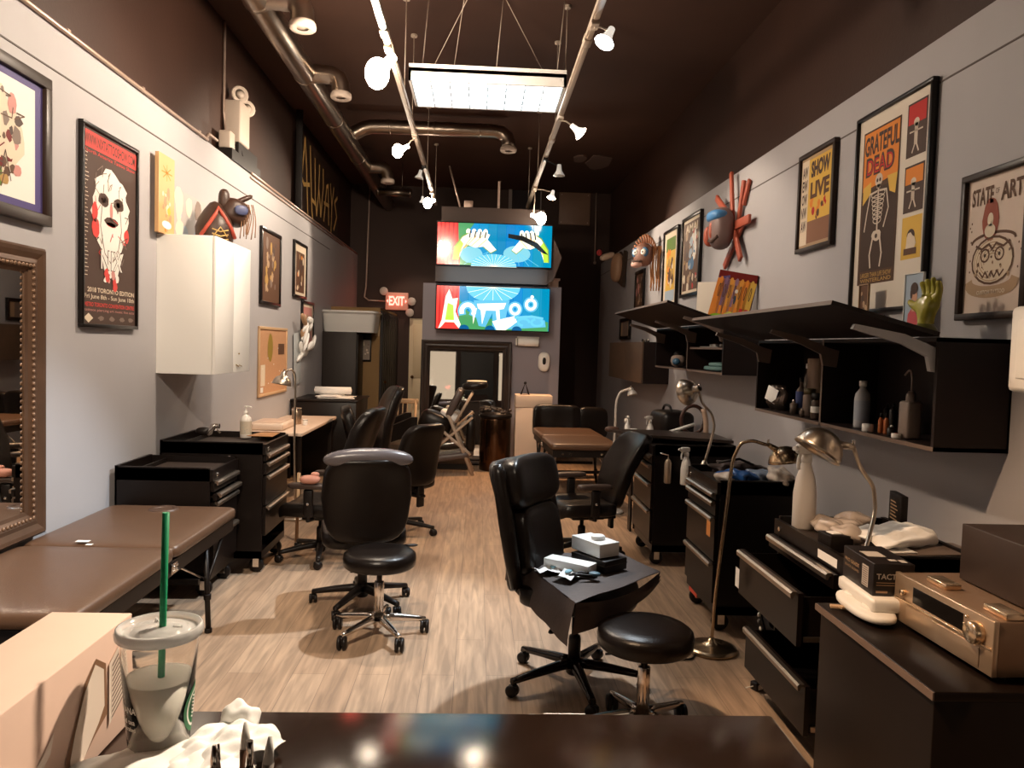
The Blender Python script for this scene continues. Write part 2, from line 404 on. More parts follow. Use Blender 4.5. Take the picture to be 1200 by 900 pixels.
# fluorescent fixture with a wire-like louvre
a = P(478, 92, Z=ZT); t = thing('fluorescent_light', 'wide fluorescent ceiling light with a gridded white louvre, hung between the two tracks', 'ceiling light', (0.03, 6.5, 3.66))
x0, x1, y0, y1 = -.63, .61, -.35, .33
mb = MB(); mb.bb(x0, x1, y0, y1, .07, .10); mb.bb(x0, x1, y0-.0, y0+.02, -.0, .13); mb.bb(x0, x1, y1-.02, y1, 0, .1); mb.bb(x0, x0+.02, y0, y1, 0, .1); mb.bb(x1-.02, x1, y0, y1, 0, .1); mb.build('housing', mat('white_enamel', (.88,.86,.84), .4), t)
mb = MB(); mb.bb(x0+.03, x1-.03, y0+.03, y1-.03, .03, .035); mb.build('tube_diffuser', mat('fluorescent_glow', (1,1,1), .5, emit=(.93,.97,1), es=2.6), t)
mb = MB()
for i in range(9): xx = x0+.02+(x1-x0-.04)*i/8; mb.bb(xx-.004, xx+.004, y0+.02, y1-.02, .0, .025)
for j in range(5): yy = y0+.02+(y1-y0-.04)*j/4; mb.bb(x0+.02, x1-.02, yy-.004, yy+.004, .0, .025)
mb.build('louvre', mat('louvre_metal', (.55,.6,.62), .35, .5), t)
for xx in (-.55, .05, .55):
    mb = MB(); mb.tube([(xx, -.1, .1), (xx+.05, -.12, ZC-3.66)], .005, n=6); mb.build('hanger_rod', TRK, t)
for (q, r) in (((-.5,-.1,.1),(.0,-.9,.76)),((.5,-.1,.1),(-.1,-.9,.76)),((-.3,-.1,.1),(-.15,-.9,.76))):
    mb = MB(); mb.tube([q, r], .003, n=5); mb.build('hanger_wire', TRK, t)
lampobj('AREA', 'tube_light', (0,0,-.01), 3, (.90,.95,1), t, (1.2, .55))

# ducts
def ring_prof(r): return [(r*.5,-.02),(r*1.0,-.03),(r*1.12,-.02),(r*1.15,.0),(r*1.1,.02),(r,.03)]
t = thing('air_duct', 'long round galvanised air duct running along the top of the left wall', 'duct', (-1.66, 0, 4.06))
mb = MB(); mb.tube([(0, .5, 0), (0, 13.9, 0)], .105, n=24); mb.build('main_pipe', GALV, t)
for i, yy in enumerate((2.6, 4.1, 5.75, 7.3, 8.7, 10.4, 12.0)):
    mb = MB(); mb.lathe([(.105,-.02),(.112,-.012),(.112,.012),(.105,.02)], (0, yy, 0), 'Y', n=24, caps=False); mb.build('joint_band', GALV, t)
for yy in (4.15, 5.74, 7.3, 11.0):
    q = [(0.05,yy,0),(.14,yy,.0),(.24,yy,-.005),(.30,yy,-.035),(.325,yy,-.09),(.33,yy,-.17)]
    mb = MB(); mb.tube(q, .085, n=20, caps=False); 
    for k in (1,3,4): pass
    b = mb.build('elbow', GALV, t)
    mb = MB(); mb.lathe(ring_prof(.085), (.33, yy, -.19), n=24, caps=False); mb.lathe([(0,.0),(.06,-.008),(.075,0.01)], (.33, yy, -.19), n=24, caps=False); mb.build('vent_collar', mat('vent_white', (.52,.42,.35), .4), b)
c = thing('air_duct', 'round cross duct spanning from the left wall duct to the middle of the ceiling', 'duct', (0, 9.62, 4.16))
mb = MB(); mb.tube([(-1.66,0,-.06),(-1.6,0,-.02),(-1.48,0,.05),(-1.38,0,.08),(-1.2,0,.085),(.12,0,.085),(.22,0,.07),(.29,0,.02),(.31,0,-.05),(.31,0,-.1)], .085, n=20); mb.build('pipe', GALV, c)
for xx in (-1.15, -.6, -.05): mb = MB(); mb.lathe([(.086,-.012),(.092,0),(.086,.012)], (xx,0,.085), 'X', n=20, caps=False); mb.build('joint_band', GALV, c)
mb = MB(); mb.lathe(ring_prof(.09), (.31, 0, -.13), n=24, caps=False); mb.build('vent_collar', _m['vent_white'], c)
c = thing('air_duct', 'short bright duct stub below the far end of the left wall duct', 'duct', (0, 12.2, 3.95))
mb = MB(); mb.tube([(-1.64,0,.0),(-1.1,0,.0)], .06, n=16); mb.build('pipe', GALV, c)
for xx in (-1.62,-1.12): mb = MB(); mb.lathe([(.061,-.01),(.068,0),(.061,.01)], (xx,0,0), 'X', n=16, caps=False); mb.build('joint_band', GALV, c)
for xx in (-1.5, -1.25): mb = MB(); mb.tube([(xx, 0, .05), (xx, 0, ZC-3.95-.01)], .006, n=6); mb.build('hanger_rod', GALV, c)

# conduits
CON = mat('conduit_metal', (.45,.33,.27), .4, .5)
t = thing('conduit', 'pinkish metal conduit running along the top edge of the left wall', 'conduit', (0,0,0))
mb = MB(); mb.tube([(-2.186, .5, ZL+.006), (-2.186, 6.28, ZL+.006), (-2.25, 6.42, ZL+.05), (-2.27, 6.55, ZL+.12), (-2.27, 6.75, ZL+.12)], .013, n=8); mb.build('pipe', CON, t)
for yy in (1.6,2.4,3.3,4.2,5.1,6.1): mb = MB(); mb.box((-2.195, yy, ZL+.012), (.04, .03, .03), None, .004); mb.build('clip', CON, t)
t = thing('conduit', 'twin thin conduits along the top of the left wall beyond the emergency light', 'conduit', (0,0,0))
mb = MB(); mb.tube([(-2.186, 7.45, ZL+.006), (-2.186, 13.9, ZL+.006)], .012, n=8); mb.build('pipe', CON, t)
mb = MB(); mb.tube([(-2.190, 7.45, ZL-.035), (-2.190, 12.5, ZL-.035)], .009, n=8); mb.build('pipe', CON, t)
t = thing('conduit', 'vertical conduit dropping from the ceiling to the emergency light on the left', 'conduit', (0,0,0))
mb = MB(); q = P(263, 130, X=-2.32); mb.tube([(-2.325, q.y, ZC-.01), (-2.325, q.y, 3.62), (-2.31, q.y+.02, 3.42)], .012, n=8); mb.build('pipe', CON, t)
t = thing('conduit', 'thin vertical conduit down the dark back wall to the exit sign', 'conduit', (0,0,0))
a, b, c_, e = [P(x, y, Y=13.95) for x, y in ((433,228),(429,335),(427,348),(432,352))]; f = P(455, 353, Y=13.95)
mb = MB(); mb.tube([(a.x, 13.96, ZC-.01), (a.x,13.96,a.z), b, c_, e, f], .014, n=8); mb.build('pipe', CON, t)
t = thing('conduit', 'thin vertical conduit on the dark back wall right of the wooden panel', 'conduit', (0,0,0))
a, b = P(699, 218, Y=13.95), P(697, 308, Y=13.95)
mb = MB(); mb.tube([a, b], .012, n=8); mb.sph(a, .03); mb.sph(b, .03); mb.build('pipe', CON, t)
t = thing('conduit', 'horizontal conduit high on the dark back wall with a junction box', 'conduit', (0,0,0))
a, b = P(455, 205, Y=13.95), P(592, 211, Y=13.95)
mb = MB(); mb.tube([a, b], .014, n=8); mb.box(tuple(P(585, 211, Y=13.94)), (.16,.05,.07), None, .01); mb.build('pipe', CON, t)
# exit sign and emergency lights
q = P(465, 353, Y=13.9); t = thing('exit_sign', 'red lit EXIT sign on the back wall left of the screens', 'exit sign', (q.x, 13.98, q.z))
mb = MB(); mb.box((0,-.05,0), (.40,.10,.31), None, .01); mb.build('housing', mat('exit_housing', (.42,.24,.18), .5, emit=(1,.25,.15), es=.12), t)
mb = MB(); A = Art(mb, (-.18,-.101,-.11), (1,0,0), (0,0,1), .36, .22); R_ = mat('exit_red_glow', (1,.1,.06), .5, emit=(1,.13,.10), es=4.5)
A.text('EXIT', .12, .15, .88, .9, R_, 2, .03); A.poly([(.0,.5),(.08,.35),(.08,.65)], R_, 2); A.poly([(1,.5),(.92,.35),(.92,.65)], R_, 2)
mb.build('lettering', None, t)
lampobj('POINT', 'sign_light', (0,-.25,0), .9, (1,.12,.08), t, .1)
for (dx, dz) in ((-.23,.17),(.27,.0),(.24,-.2)):
    mb = MB(); mb.lathe([(.02,.09),(.05,.05),(.075,.0),(.068,-.005),(0,-.01)], (dx,-.13,dz), 'Y', n=16); mb.build('emergency_lamp', mat('emergency_lamp_grey', (.45,.38,.33), .4), t)
q = P(282, 165, X=-2.22)
t = thing('emergency_light', 'beige twin-head emergency light box standing on the left wall ledge', 'emergency light', (-2.255, q.y, ZL)); t.scale = (1.25,1.45,1.25)
mb = MB(); mb.box((0,0,.31), (.12,.20,.30), None, .012); mb.build('battery_box', mat('beige_plastic', (.42,.34,.28), .5), t)
for dy, dz in ((-.03,.52),(.12,.47)):
    mb = MB(); mb.lathe([(.02,-.07),(.045,-.05),(.062,0),(.055,.006)], (0.03, dy, dz), rot=Vector((.6,-.8,-.1)).to_track_quat('Z','Y').to_matrix(), n=16); mb.lathe([(0,.008),(.035,.006)], (.03,dy,dz), rot=Vector((.6,-.8,-.1)).to_track_quat('Z','Y').to_matrix(), n=16)
    mb.build('lamp_head', mat('beige_plastic'), t)
mb = MB(); mb.box((.0,-.19,.14),(.08,.10,.12),None,.008); mb.build('junction_box', _m['beige_plastic'], t)
mb = MB(); mb.tube([(0,-.14,.14),(.04,-.05,.14),(.05,.0,.05),(.04,.1,.02)], .011); mb.build('cable', PLAS, t)
mb = MB(); mb.bb(-.06,.06,-.25,.35,0,.075); mb.bb(.03,.05,-.1,.3,.06,.16); mb.build('bracket', PLAS, t)

# ------------------------------------------------------------------ back: upper window frame, wooden panel, ceiling patch
a, b = P(597, 208, Y=13.9), P(634, 262, Y=13.9)
mb = MB()
for (x0,x1,z0,z1) in ((a.x,b.x,a.z-.05,a.z),(a.x,a.x+.06,2.7,a.z),(b.x-.02,b.x,2.7,a.z)): mb.bb(x0,x1,13.94,13.99,z0,z1,mat('window_frame_grey', (.24,.19,.17), .5))
mb.bb(a.x,b.x,13.985,13.995,2.7,a.z,mat('dark_glass', (.035,.028,.03), .12))
struct('window_4', mb)
a, b = P(656, 225, Y=13.95), P(691, 264, Y=13.95)
t = thing('plywood_board', 'square brown wooden panel high on the dark back wall, right of the window', 'wall panel', ((a.x+b.x)/2, 13.99, b.z))
mb = MB(); mb.box((0,-.015,(a.z-b.z)/2), (b.x-a.x, .03, a.z-b.z), mat('brown_plywood', (.21,.12,.08), .5, noise=(.25,3)), .004); mb.build('board', None, t)
mb = MB(); hx = (b.x-a.x)/2
for xx, zz in ((-hx+.04,.04),(hx-.04,.04),(-hx+.04,a.z-b.z-.04),(hx-.04,a.z-b.z-.04)): mb.cyl((xx,-.033,zz), .01, .006, CON, 8, 'Y')
mb.build('screw', None, t)
q = P(701, 190, Z=ZC); t = thing('ceiling_patch', 'ragged pale patch hanging loose from the dark ceiling at the right', 'ceiling patch', (q.x, q.y, ZC))
mb = MB(); mb.prism([(.22*math.cos(k)*random.uniform(.7,1.1), .5*math.sin(k)*random.uniform(.7,1.1)) for k in [i*.5 for i in range(12)]], -.012, 0, 'Z', mat('peeled_paint', (.16,.10,.08), .8)); mb.build('loose_flake', None, t)
mb = MB(); mb.prism([(-.3+.12*math.cos(k)*random.uniform(.7,1.1), -.2+.2*math.sin(k)) for k in [i*.7 for i in range(9)]], -.02, 0, 'Z', _m['peeled_paint']); mb.build('loose_flake', None, t)

# ------------------------------------------------------------------ screens
def tv(name, px0, py0, px1, py1, lab):
    Y = 10.12
    a = P(px0, py0, Y=Y); b = P(px1, py1, Y=Y); w_ = b.x-a.x; 
    zt = (P(px0,py0,Y=Y).z+P(px1,py0+5,Y=Y).z)/2; zb = (P(px0,py1-3,Y=Y).z+P(px1,py1,Y=Y).z)/2
    t = thing(name, lab, 'screen', ((a.x+b.x)/2, Y, zb), group='stacked screens above the large mirror')
    h = zt-zb
    mb = MB(); mb.box((0, .04, h/2), (w_+.03, .07, h+.03), None, .008); mb.build('casing', PLAS, t)
    mb = MB(); return t, mb, Art(mb, (-w_/2, .0035, 0), (1,0,0), (0,0,1), w_, h), h
def em(n, c, s=1.0): return mat('screen_'+n, (0,0,0), .12, emit=c, es=s, spec=.3)
glow = em('glow',(.10,.42,.62),1); olive = em('olive',(.20,.30,.04),1); orng = em('orange',(1,.5,.15),1)
red, red2, blu, blu2, cya, grn, yel, whi, teal, blk_ = em('red',(.85,.04,.03),1), em('dark_red',(.50,.015,.015),.95), em('blue',(.0,.22,.46),1), em('deep_blue',(.0,.09,.24),.9), em('cyan',(.12,.50,.68),1), em('green',(.06,.30,.10),.9), em('lime',(.45,.75,.05),1), em('cream',(1,.92,.70),1.1), em('teal',(.03,.30,.32),.9), em('black',(.01,.01,.01),1)
def backdrop(A, flip):
    for i in range(10): A.quad(.2+.08*i, 0, .285+.08*i, 1, em('sky%d' % i, (0, .20+.03*math.sin(i), .42+.06*math.sin(i*1.3)), 1), 0.5)
    A.poly([(.2,0),(.36,0),(.24,1),(.2,1)] if not flip else [(.2,0),(1,0),(1,.22),(.7,.30),(.45,.25),(.28,.42),(.2,.7)], grn, 1)
    A.quad(0, 0, .2, 1, red, 1.5)
    for x in (.02,.055,.09,.13,.165): A.poly([(x,0),(x+.012,0),(x+.018,1),(x+.004,1)], red2, 2)
t, mb, A, h = tv('display_screen', 513, 260, 645, 313, 'upper of two wide screens, showing a red curtain and two hands over a blue globe')
backdrop(A, False)
A.poly([(.18,1),(.32,1),(.22,.6),(.19,.3)], grn, 2)
for k in (0, 1):
    X = (lambda x: x) if k == 0 else (lambda x: 1.105-x*.87)
    A.poly([(X(.14),.12),(X(.15),.42),(X(.22),.68),(X(.27),.76),(X(.40),.80),(X(.46),.74),(X(.44),.62),(X(.52),.38),(X(.47),.30),(X(.40),.45),(X(.33),.42),(X(.25),.5),(X(.22),.36),(X(.19),.15)], whi, 3+k)
    A.poly([(X(.14),.12),(X(.15),.42),(X(.20),.60),(X(.23),.5),(X(.20),.3),(X(.19),.12)], yel, 4.5+k)
    for j in range(4): A.line([(X(.29+.045*j),.82-.01*j),(X(.28+.045*j),.66)], .016, blk_, 6)
    for j in range(4): A.ell(X(.27+.05*j), .80, .02, .07, whi, 5.5+k*.3)
    for j in range(3): A.line([(X(.46),.35),(X(.24+.1*j),.02)], .006, cya, 2.5)
A.poly([(.62,.78),(.75,.74),(.88,.58),(.98,.30),(.93,.34),(.84,.50),(.74,.62),(.62,.68)], blk_, 7.5)

for k in range(16): a_ = PI*k/15; A.line([(.5,-.02),(.5+.2*math.cos(a_),-.02+.3*math.sin(a_))], .003, whi, 6.8)
for k in (0,1):
    X = (lambda x: x) if k == 0 else (lambda x: 1.105-x*.87)
    for (p_, q_) in (((.20,.30),(.30,.66)),((.24,.40),(.34,.70)),((.30,.46),(.40,.72)),((.36,.44),(.43,.62))): A.line([(X(p_[0]),p_[1]),(X(q_[0]),q_[1])], .010, orng, 6)
    A.line([(X(.27),.76),(X(.22),.68),(X(.15),.42),(X(.14),.12)], .014, olive, 6.1); A.line([(X(.40),.45),(X(.47),.30),(X(.52),.38)], .010, olive, 6.1)
A.ell(.5, -.02, .2, .3, cya, 6.5, 20, 0, 0, PI); A.ell(.30,.25,.10,.2,em('pale',(.20,.55,.65),.9),2.2); A.ell(.70,.30,.12,.2,_m['screen_pale'],2.2)
for x in (.03,.07,.10): A.ell(x, .52-.6*(x-.03), .017, .05, whi, 4)
mb.build('picture', None, t)
t, mb, A, h = tv('display_screen', 512, 334, 642, 388, 'lower of two wide screens, showing cream TATTOO lettering on blue and green')
backdrop(A, True)
A.ell(.5, 1.0, .24, .36, cya, 2, 24, 0, PI, 2*PI)
A.poly([(.02,0),(.05,.2),(.08,.75),(.11,.92),(.14,.7),(.19,.72),(.17,.4),(.22,.1),(.20,0)], whi, 3); A.poly([(.08,.2),(.1,.6),(.15,.55),(.16,.2)], yel, 4); A.poly([(.04,.02),(.08,.15),(.16,.15),(.2,.02),(.22,.0),(.02,.0)], red, 5)
A.ring(.28,.42,.055,.15,.10,glow,2.6,16,-.5,3.5); A.ring(.70,.50,.04,.11,.075,glow,2.6); A.ring(.84,.62,.04,.11,.075,glow,2.6)
for k in range(9): a_ = PI+PI*k/8; A.line([(.5,1.0),(.5+.24*math.cos(a_),1+.36*math.sin(a_))], .004, whi, 2.4)
A.poly([(.33,.68),(.65,.70),(.63,.44),(.60,.0),(.50,.0),(.50,.40),(.44,.06),(.38,.08),(.34,.4)], glow, 2.5); A.poly([(.62,.02),(.98,.10),(.97,.26),(.80,.36),(.62,.3)], glow, 2.5)
A.ring(.28, .42, .055, .15, .055, whi, 4, 16, -.4, 3.4); A.poly([(.32,.45),(.36,.5),(.33,.12)], whi, 4)
A.poly([(.36,.60),(.62,.64),(.60,.50),(.56,.48),(.575,.05),(.55,.02),(.53,.45),(.44,.45),(.41,.12),(.395,.45),(.37,.5)], whi, 4.5)
A.ring(.70, .50, .04, .11, .035, whi, 4); A.ring(.84, .62, .04, .11, .035, whi, 4); A.ell(.85,.8,.015,.04,whi,4)
A.poly([(.50,.2),(.70,.34),(.72,.2),(.62,.0),(.54,.0)], whi, 5); A.ring(.78,.2,.05,.08,.03,cya,5.2,14,0,4.5); A.ring(.9,.2,.05,.08,.03,cya,5.2,14,2,7); A.line([(.70,.3),(.85,.34),(.95,.3)], .03, cya, 5.4)
for x in (.25,.48,.72): A.ell(x, .0, .045, .10, blu2, 6, 14, 0, 0, PI)
mb.build('picture', None, t)
lampobj('AREA', 'screen_glow', (0,-.08,h*1.2), 5, (.45,.8,1), t, (1.3, 1.0), (PI/2, 0, 0))
# dark housing behind the screens
zt = P(580,245,Y=10.2).z
t = thing('screen_housing', 'brown-black box housing that carries the two wide screens', 'housing', (.175, 10.3, 2.43))
HB = mat('housing_brown', (.060,.036,.028), .55)
mb = MB(); mb.bb(-.76,.72,-.12,.5,.0,.26); mb.bb(-.70,.66,-.05,.5,.26,zt-2.43+.02); mb.build('box', HB, t)
mb = MB(); mb.prism([(.70,.0),(.80,.06),(.90,.36),(.82,.55),(.70,.75)], -.10, -.04, 'Y'); mb.build('side_wing', HB, t)
mb = MB(); mb.tube([(-.45,.1,zt-2.43),(-.62,.1,1.55)], .012); mb.box((-.35,.1,zt-2.43+.08),(.12,.08,.1),None,.01); mb.box((.05,.1,zt-2.43+.2),(.03,.03,.4)); mb.build('mounting_bracket', CON, t)
q = P(651, 338, Y=10.6); t = thing('small_box', 'small cardboard box lying on top of the grey partition at its right end', 'box', (PX1-.10, 10.6, 2.42))
mb = MB(); mb.box((0,0,.05), (.14,.14,.10), None, .004); mb.build('carton', CARD, t); mb = MB(); mb.box((.0,0,.115), (.17,.16,.03), None, .003, rot=.1); mb.build('lid', CARD, t)
# ------------------------------------------------------------------ rolling tool chests (front faces local +X, width along Y)
def chest(lab, loc, rz, w, d, h, drawers, cat='tool chest', casters=True, group='black rolling tool chests', raised=0, key=True, label_tag=None):
    t = thing('tool_chest', lab, cat, loc, rz, group)
    z0 = .11 if casters else 0; s = .012
    mb = MB()
    mb.bb(0, d-.02, -w/2, -w/2+s, z0, h); mb.bb(0, d-.02, w/2-s, w/2, z0, h); mb.bb(0, s, -w/2, w/2, z0, h)
    mb.bb(0, d-.02, -w/2, w/2, z0, z0+.05); mb.bb(0, d-.02, -w/2, w/2, h-.075, h-.045)
    mb.bb(d-.02, d, -w/2, w/2, h-.075, h-.005); mb.bb(d-.03, d-.02, -w/2, w/2, z0, z0+.05)
    mb.bb(0, .02, -w/2, w/2, h-.045, h+.012); mb.bb(.0, d-.02, -w/2, -w/2+.015, h-.045, h+.008); mb.bb(.0, d-.02, w/2-.015, w/2, h-.045, h+.008)
    mb.bb(.11, .12, -w/2, w/2, h-.045, h-.01)
    b = mb.build('body', CHEST, t)
    mb = MB(); mb.bb(.125, d-.035, -w/2+.02, w/2-.02, h-.045, h-.035); mb.build('tray_mat', mat('rubber_mat', (.040,.027,.021), .5), t)
    if key:
        mb = MB(); mb.cyl((d+.003, -w/2+.07, h-.04), .011, .01, n=12, axis='X'); mb.build('lock', CHROME, t)
    for (za, zb, pull, *op) in drawers:
        mb = MB(); x = d+pull
        mb.bb(x-.02, x, -w/2+.018, w/2-.018, za+.004, zb-.004)
        dd = d-.06
        mb.bb(x-dd, x-.02, -w/2+.03, -w/2+.034, za+.012, zb-.02); mb.bb(x-dd, x-.02, w/2-.034, w/2-.03, za+.012, zb-.02); mb.bb(x-dd, x-.02, -w/2+.03, w/2-.03, za+.012, za+.018); mb.bb(x-dd, x-dd+.004, -w/2+.03, w/2-.03, za+.012, zb-.02)
        dr = mb.build('drawer', CHEST, t)
        mb = MB(); hw = w/2-.035
        mb.prism([(x-.004, zb-.002),(x+.016, zb-.002),(x+.024, zb-.010),(x+.022, zb-.028),(x+.014, zb-.030),(x+.008, zb-.016),(x-.002, zb-.014)], -hw, hw, 'Y')
        # prism axis Y takes (x,z)
        mb.build('handle', STEEL, dr)
        if pull > .1:
            for q in (-w/2+.022, w/2-.022): mb = MB(); mb.bb(x-.3, x-.03, q-.004, q+.004, za+.02, za+.04); mb.build('slide', STEEL, dr)
    if casters:
        for cx, cy in ((.06,-w/2+.07),(.06,w/2-.07),(d-.07,-w/2+.07),(d-.07,w/2-.07)):
            mb = MB(); mb.lathe([(.02,-.018),(.046,-.016),(.05,-.008),(.05,.008),(.046,.016),(.02,.018)], (cx, cy, .051), 'Y', PLAS, 18)
            mb.bb(cx-.02, cx+.02, cy-.024, cy-.020, .04, z0, CHROME); mb.bb(cx-.02, cx+.02, cy+.020, cy+.024, .04, z0, CHROME); mb.bb(cx-.03, cx+.03, cy-.03, cy+.03, z0-.006, z0, CHROME); mb.cyl((cx,cy,.051), .012, .05, CHROME, 10, 'Y')
            mb.build('caster', None, t)
    return t
L1 = chest('black tool chest at the far end of the long brown massage table', (-2.17, 4.955, 0), 0, .49, .585, .80, [(.655,.725,0),(.60,.65,.015),(.40,.595,0),(.17,.395,0)])
L2 = chest('taller black tool chest on the left carrying the white pump bottle', (-2.11, 5.53, 0), 0, .62, .70, .895, [(.77,.825,0),(.68,.765,0),(.47,.675,0),(.26,.465,0)])
R2 = chest('black tool chest topped with a blue bag, orange sticker on a drawer', (1.84, 4.54, 0), PI, .60, .47, .875, [(.76,.805,0),(.67,.755,0),(.41,.665,0),(.17,.405,0)])
R3 = chest('farthest black tool chest on the right, with bottles hung on its near side', (1.93, 5.90, 0), PI, .64, .62, .905, [(.76,.83,0),(.62,.755,0),(.42,.615,0),(.18,.415,0)])
R1 = chest('black tool chest with its drawers pulled open, nearest to the receiver', (1.95, 3.18, 0), PI, .69, .53, .835, [(.70,.765,.03),(.475,.69,.165),(.12,.325,.12)], raised=0)
# stickers on chests
def sticker(parent, O, r, u, w, h, m, lines=0):
    mb = MB(); A = Art(mb, O, r, u, w, h); A.quad(0,0,1,1,m,1)
    for i in range(lines): A.quad(.08,.15+.7*i/max(1,lines),.9,.15+.7*i/max(1,lines)+.25/max(1,lines),sw('ink',(.08,.05,.04)),2)
    return mb.build('sticker', None, parent)
sticker(R2, (.4902, .20, .55), (0,1,0), (0,0,1), .07, .09, sw('orange',(.75,.30,.09)))
sticker(R2, (.25, .3002, .66), (1,0,0), (0,0,1), .15, .035, sw('pale_label',(.50,.36,.34)), 1)
sticker(R3, (.45, .3202, .74), (1,0,0), (0,0,1), .14, .03, sw('pink_label',(.55,.25,.22)), 1)
sticker(R2, (.4905, -.1, .13), (0,1,0), (0,0,1), .17, .025, sw('red_label',(.65,.10,.06)))

# ------------------------------------------------------------------ office chairs (face local +Y)
def caster(parent, x, y, m=PLAS, r=.028):
    mb = MB()
    for s_ in (-1, 1): mb.lathe([(.008,-.009),(r*.9,-.009),(r,-.003),(r,.005),(r*.8,.010),(.008,.011)], (x+.014*s_, y, r), 'X', n=16)
    mb.box((x, y+.006, r*1.35), (.018, .05, r*1.1), None, .006); mb.tube([(x, y, r*1.2),(x, y, .078)], .007, n=8)
    return mb.build('caster', m, parent)
def star(t, R, leg_m, n=5, a0=.3, hub=.038, droop=.035, th=.024, cr=.028):
    mb = MB(); mb.lathe([(hub*.8,.05),(hub,.06),(hub,.115),(hub*.7,.13)], n=20); mb.build('hub', leg_m, t)
    for i in range(n):
        a = a0+2*PI*i/n; c, s = math.cos(a), math.sin(a); mb = MB()
        rows = []
        for k in range(7):
            f = k/6; r = .025+(R-.02)*f; z = .105-droop*f**1.3; ww = th*(1.15-.45*f); hh = .018*(1.25-.5*f)
            o = Vector((c*r, s*r, z)); u = Vector((-s, c, 0)); v = Vector((0,0,1))
            rows.append([o+u*ww*x_+v*hh*y_ for x_, y_ in ((-1,-.6),(-.85,.6),(-.4,1),(.4,1),(.85,.6),(1,-.6),(.5,-1),(-.5,-1))])
        vs = mb.grid(rows, None, True, False, True)
        for e in (vs[0], vs[-1]): mb.bm.faces.new(e)
        lg = mb.build('leg', leg_m, t); caster(lg, c*R, s*R, r=cr)
def armrest(t, side, w, seat_h, style):
    x = side*(w/2+.03)
    mb = MB()
    if style == 'loop':
        q = [(x-side*.03, .16, seat_h-.03),(x, .20, seat_h+.02),(x+side*.01, .22, seat_h+.12),(x, .17, seat_h+.215),(x, .0, seat_h+.225),(x,-.14,seat_h+.205),(x,-.22,seat_h+.12),(x-side*.02,-.24,seat_h+.05)]
        pr = []
        for i in range(len(q)-1):
            for k in range(4): pr.append(Vector(q[i]).lerp(Vector(q[i+1]), k/4))
        pr.append(Vector(q[-1]))
        for _ in range(3): pr = [pr[0]]+[(pr[i-1]+pr[i]*2+pr[i+1])/4 for i in range(1,len(pr)-1)]+[pr[-1]]
        mb.tube(pr, .021, n=10); ob = mb.build('armrest', PLAS, t)
        mb = MB(); mb.pad((x, .02, seat_h+.235), (.07, .30, .045), .5, .6, LEATH); mb.build('arm_pad', LEATH, ob)
    else:
        mb.tube([(x-side*.1, 0, seat_h-.07),(x, 0, seat_h-.06),(x, 0, seat_h+.03)], .016); mb.box((x, 0, seat_h+.06), (.03, .07, .20), None, .012)
        ob = mb.build('armrest', PLAS, t); mb = MB(); mb.pad((x, .01, seat_h+.185), (.085, .27, .04), .45, .6); mb.build('arm_pad', mat('arm_pad_rubber', (.045,.028,.022), .4), ob)
        mb = MB(); mb.sph((x+side*.018, .0, seat_h+.06), .012); mb.build('knob', CHROME, ob)
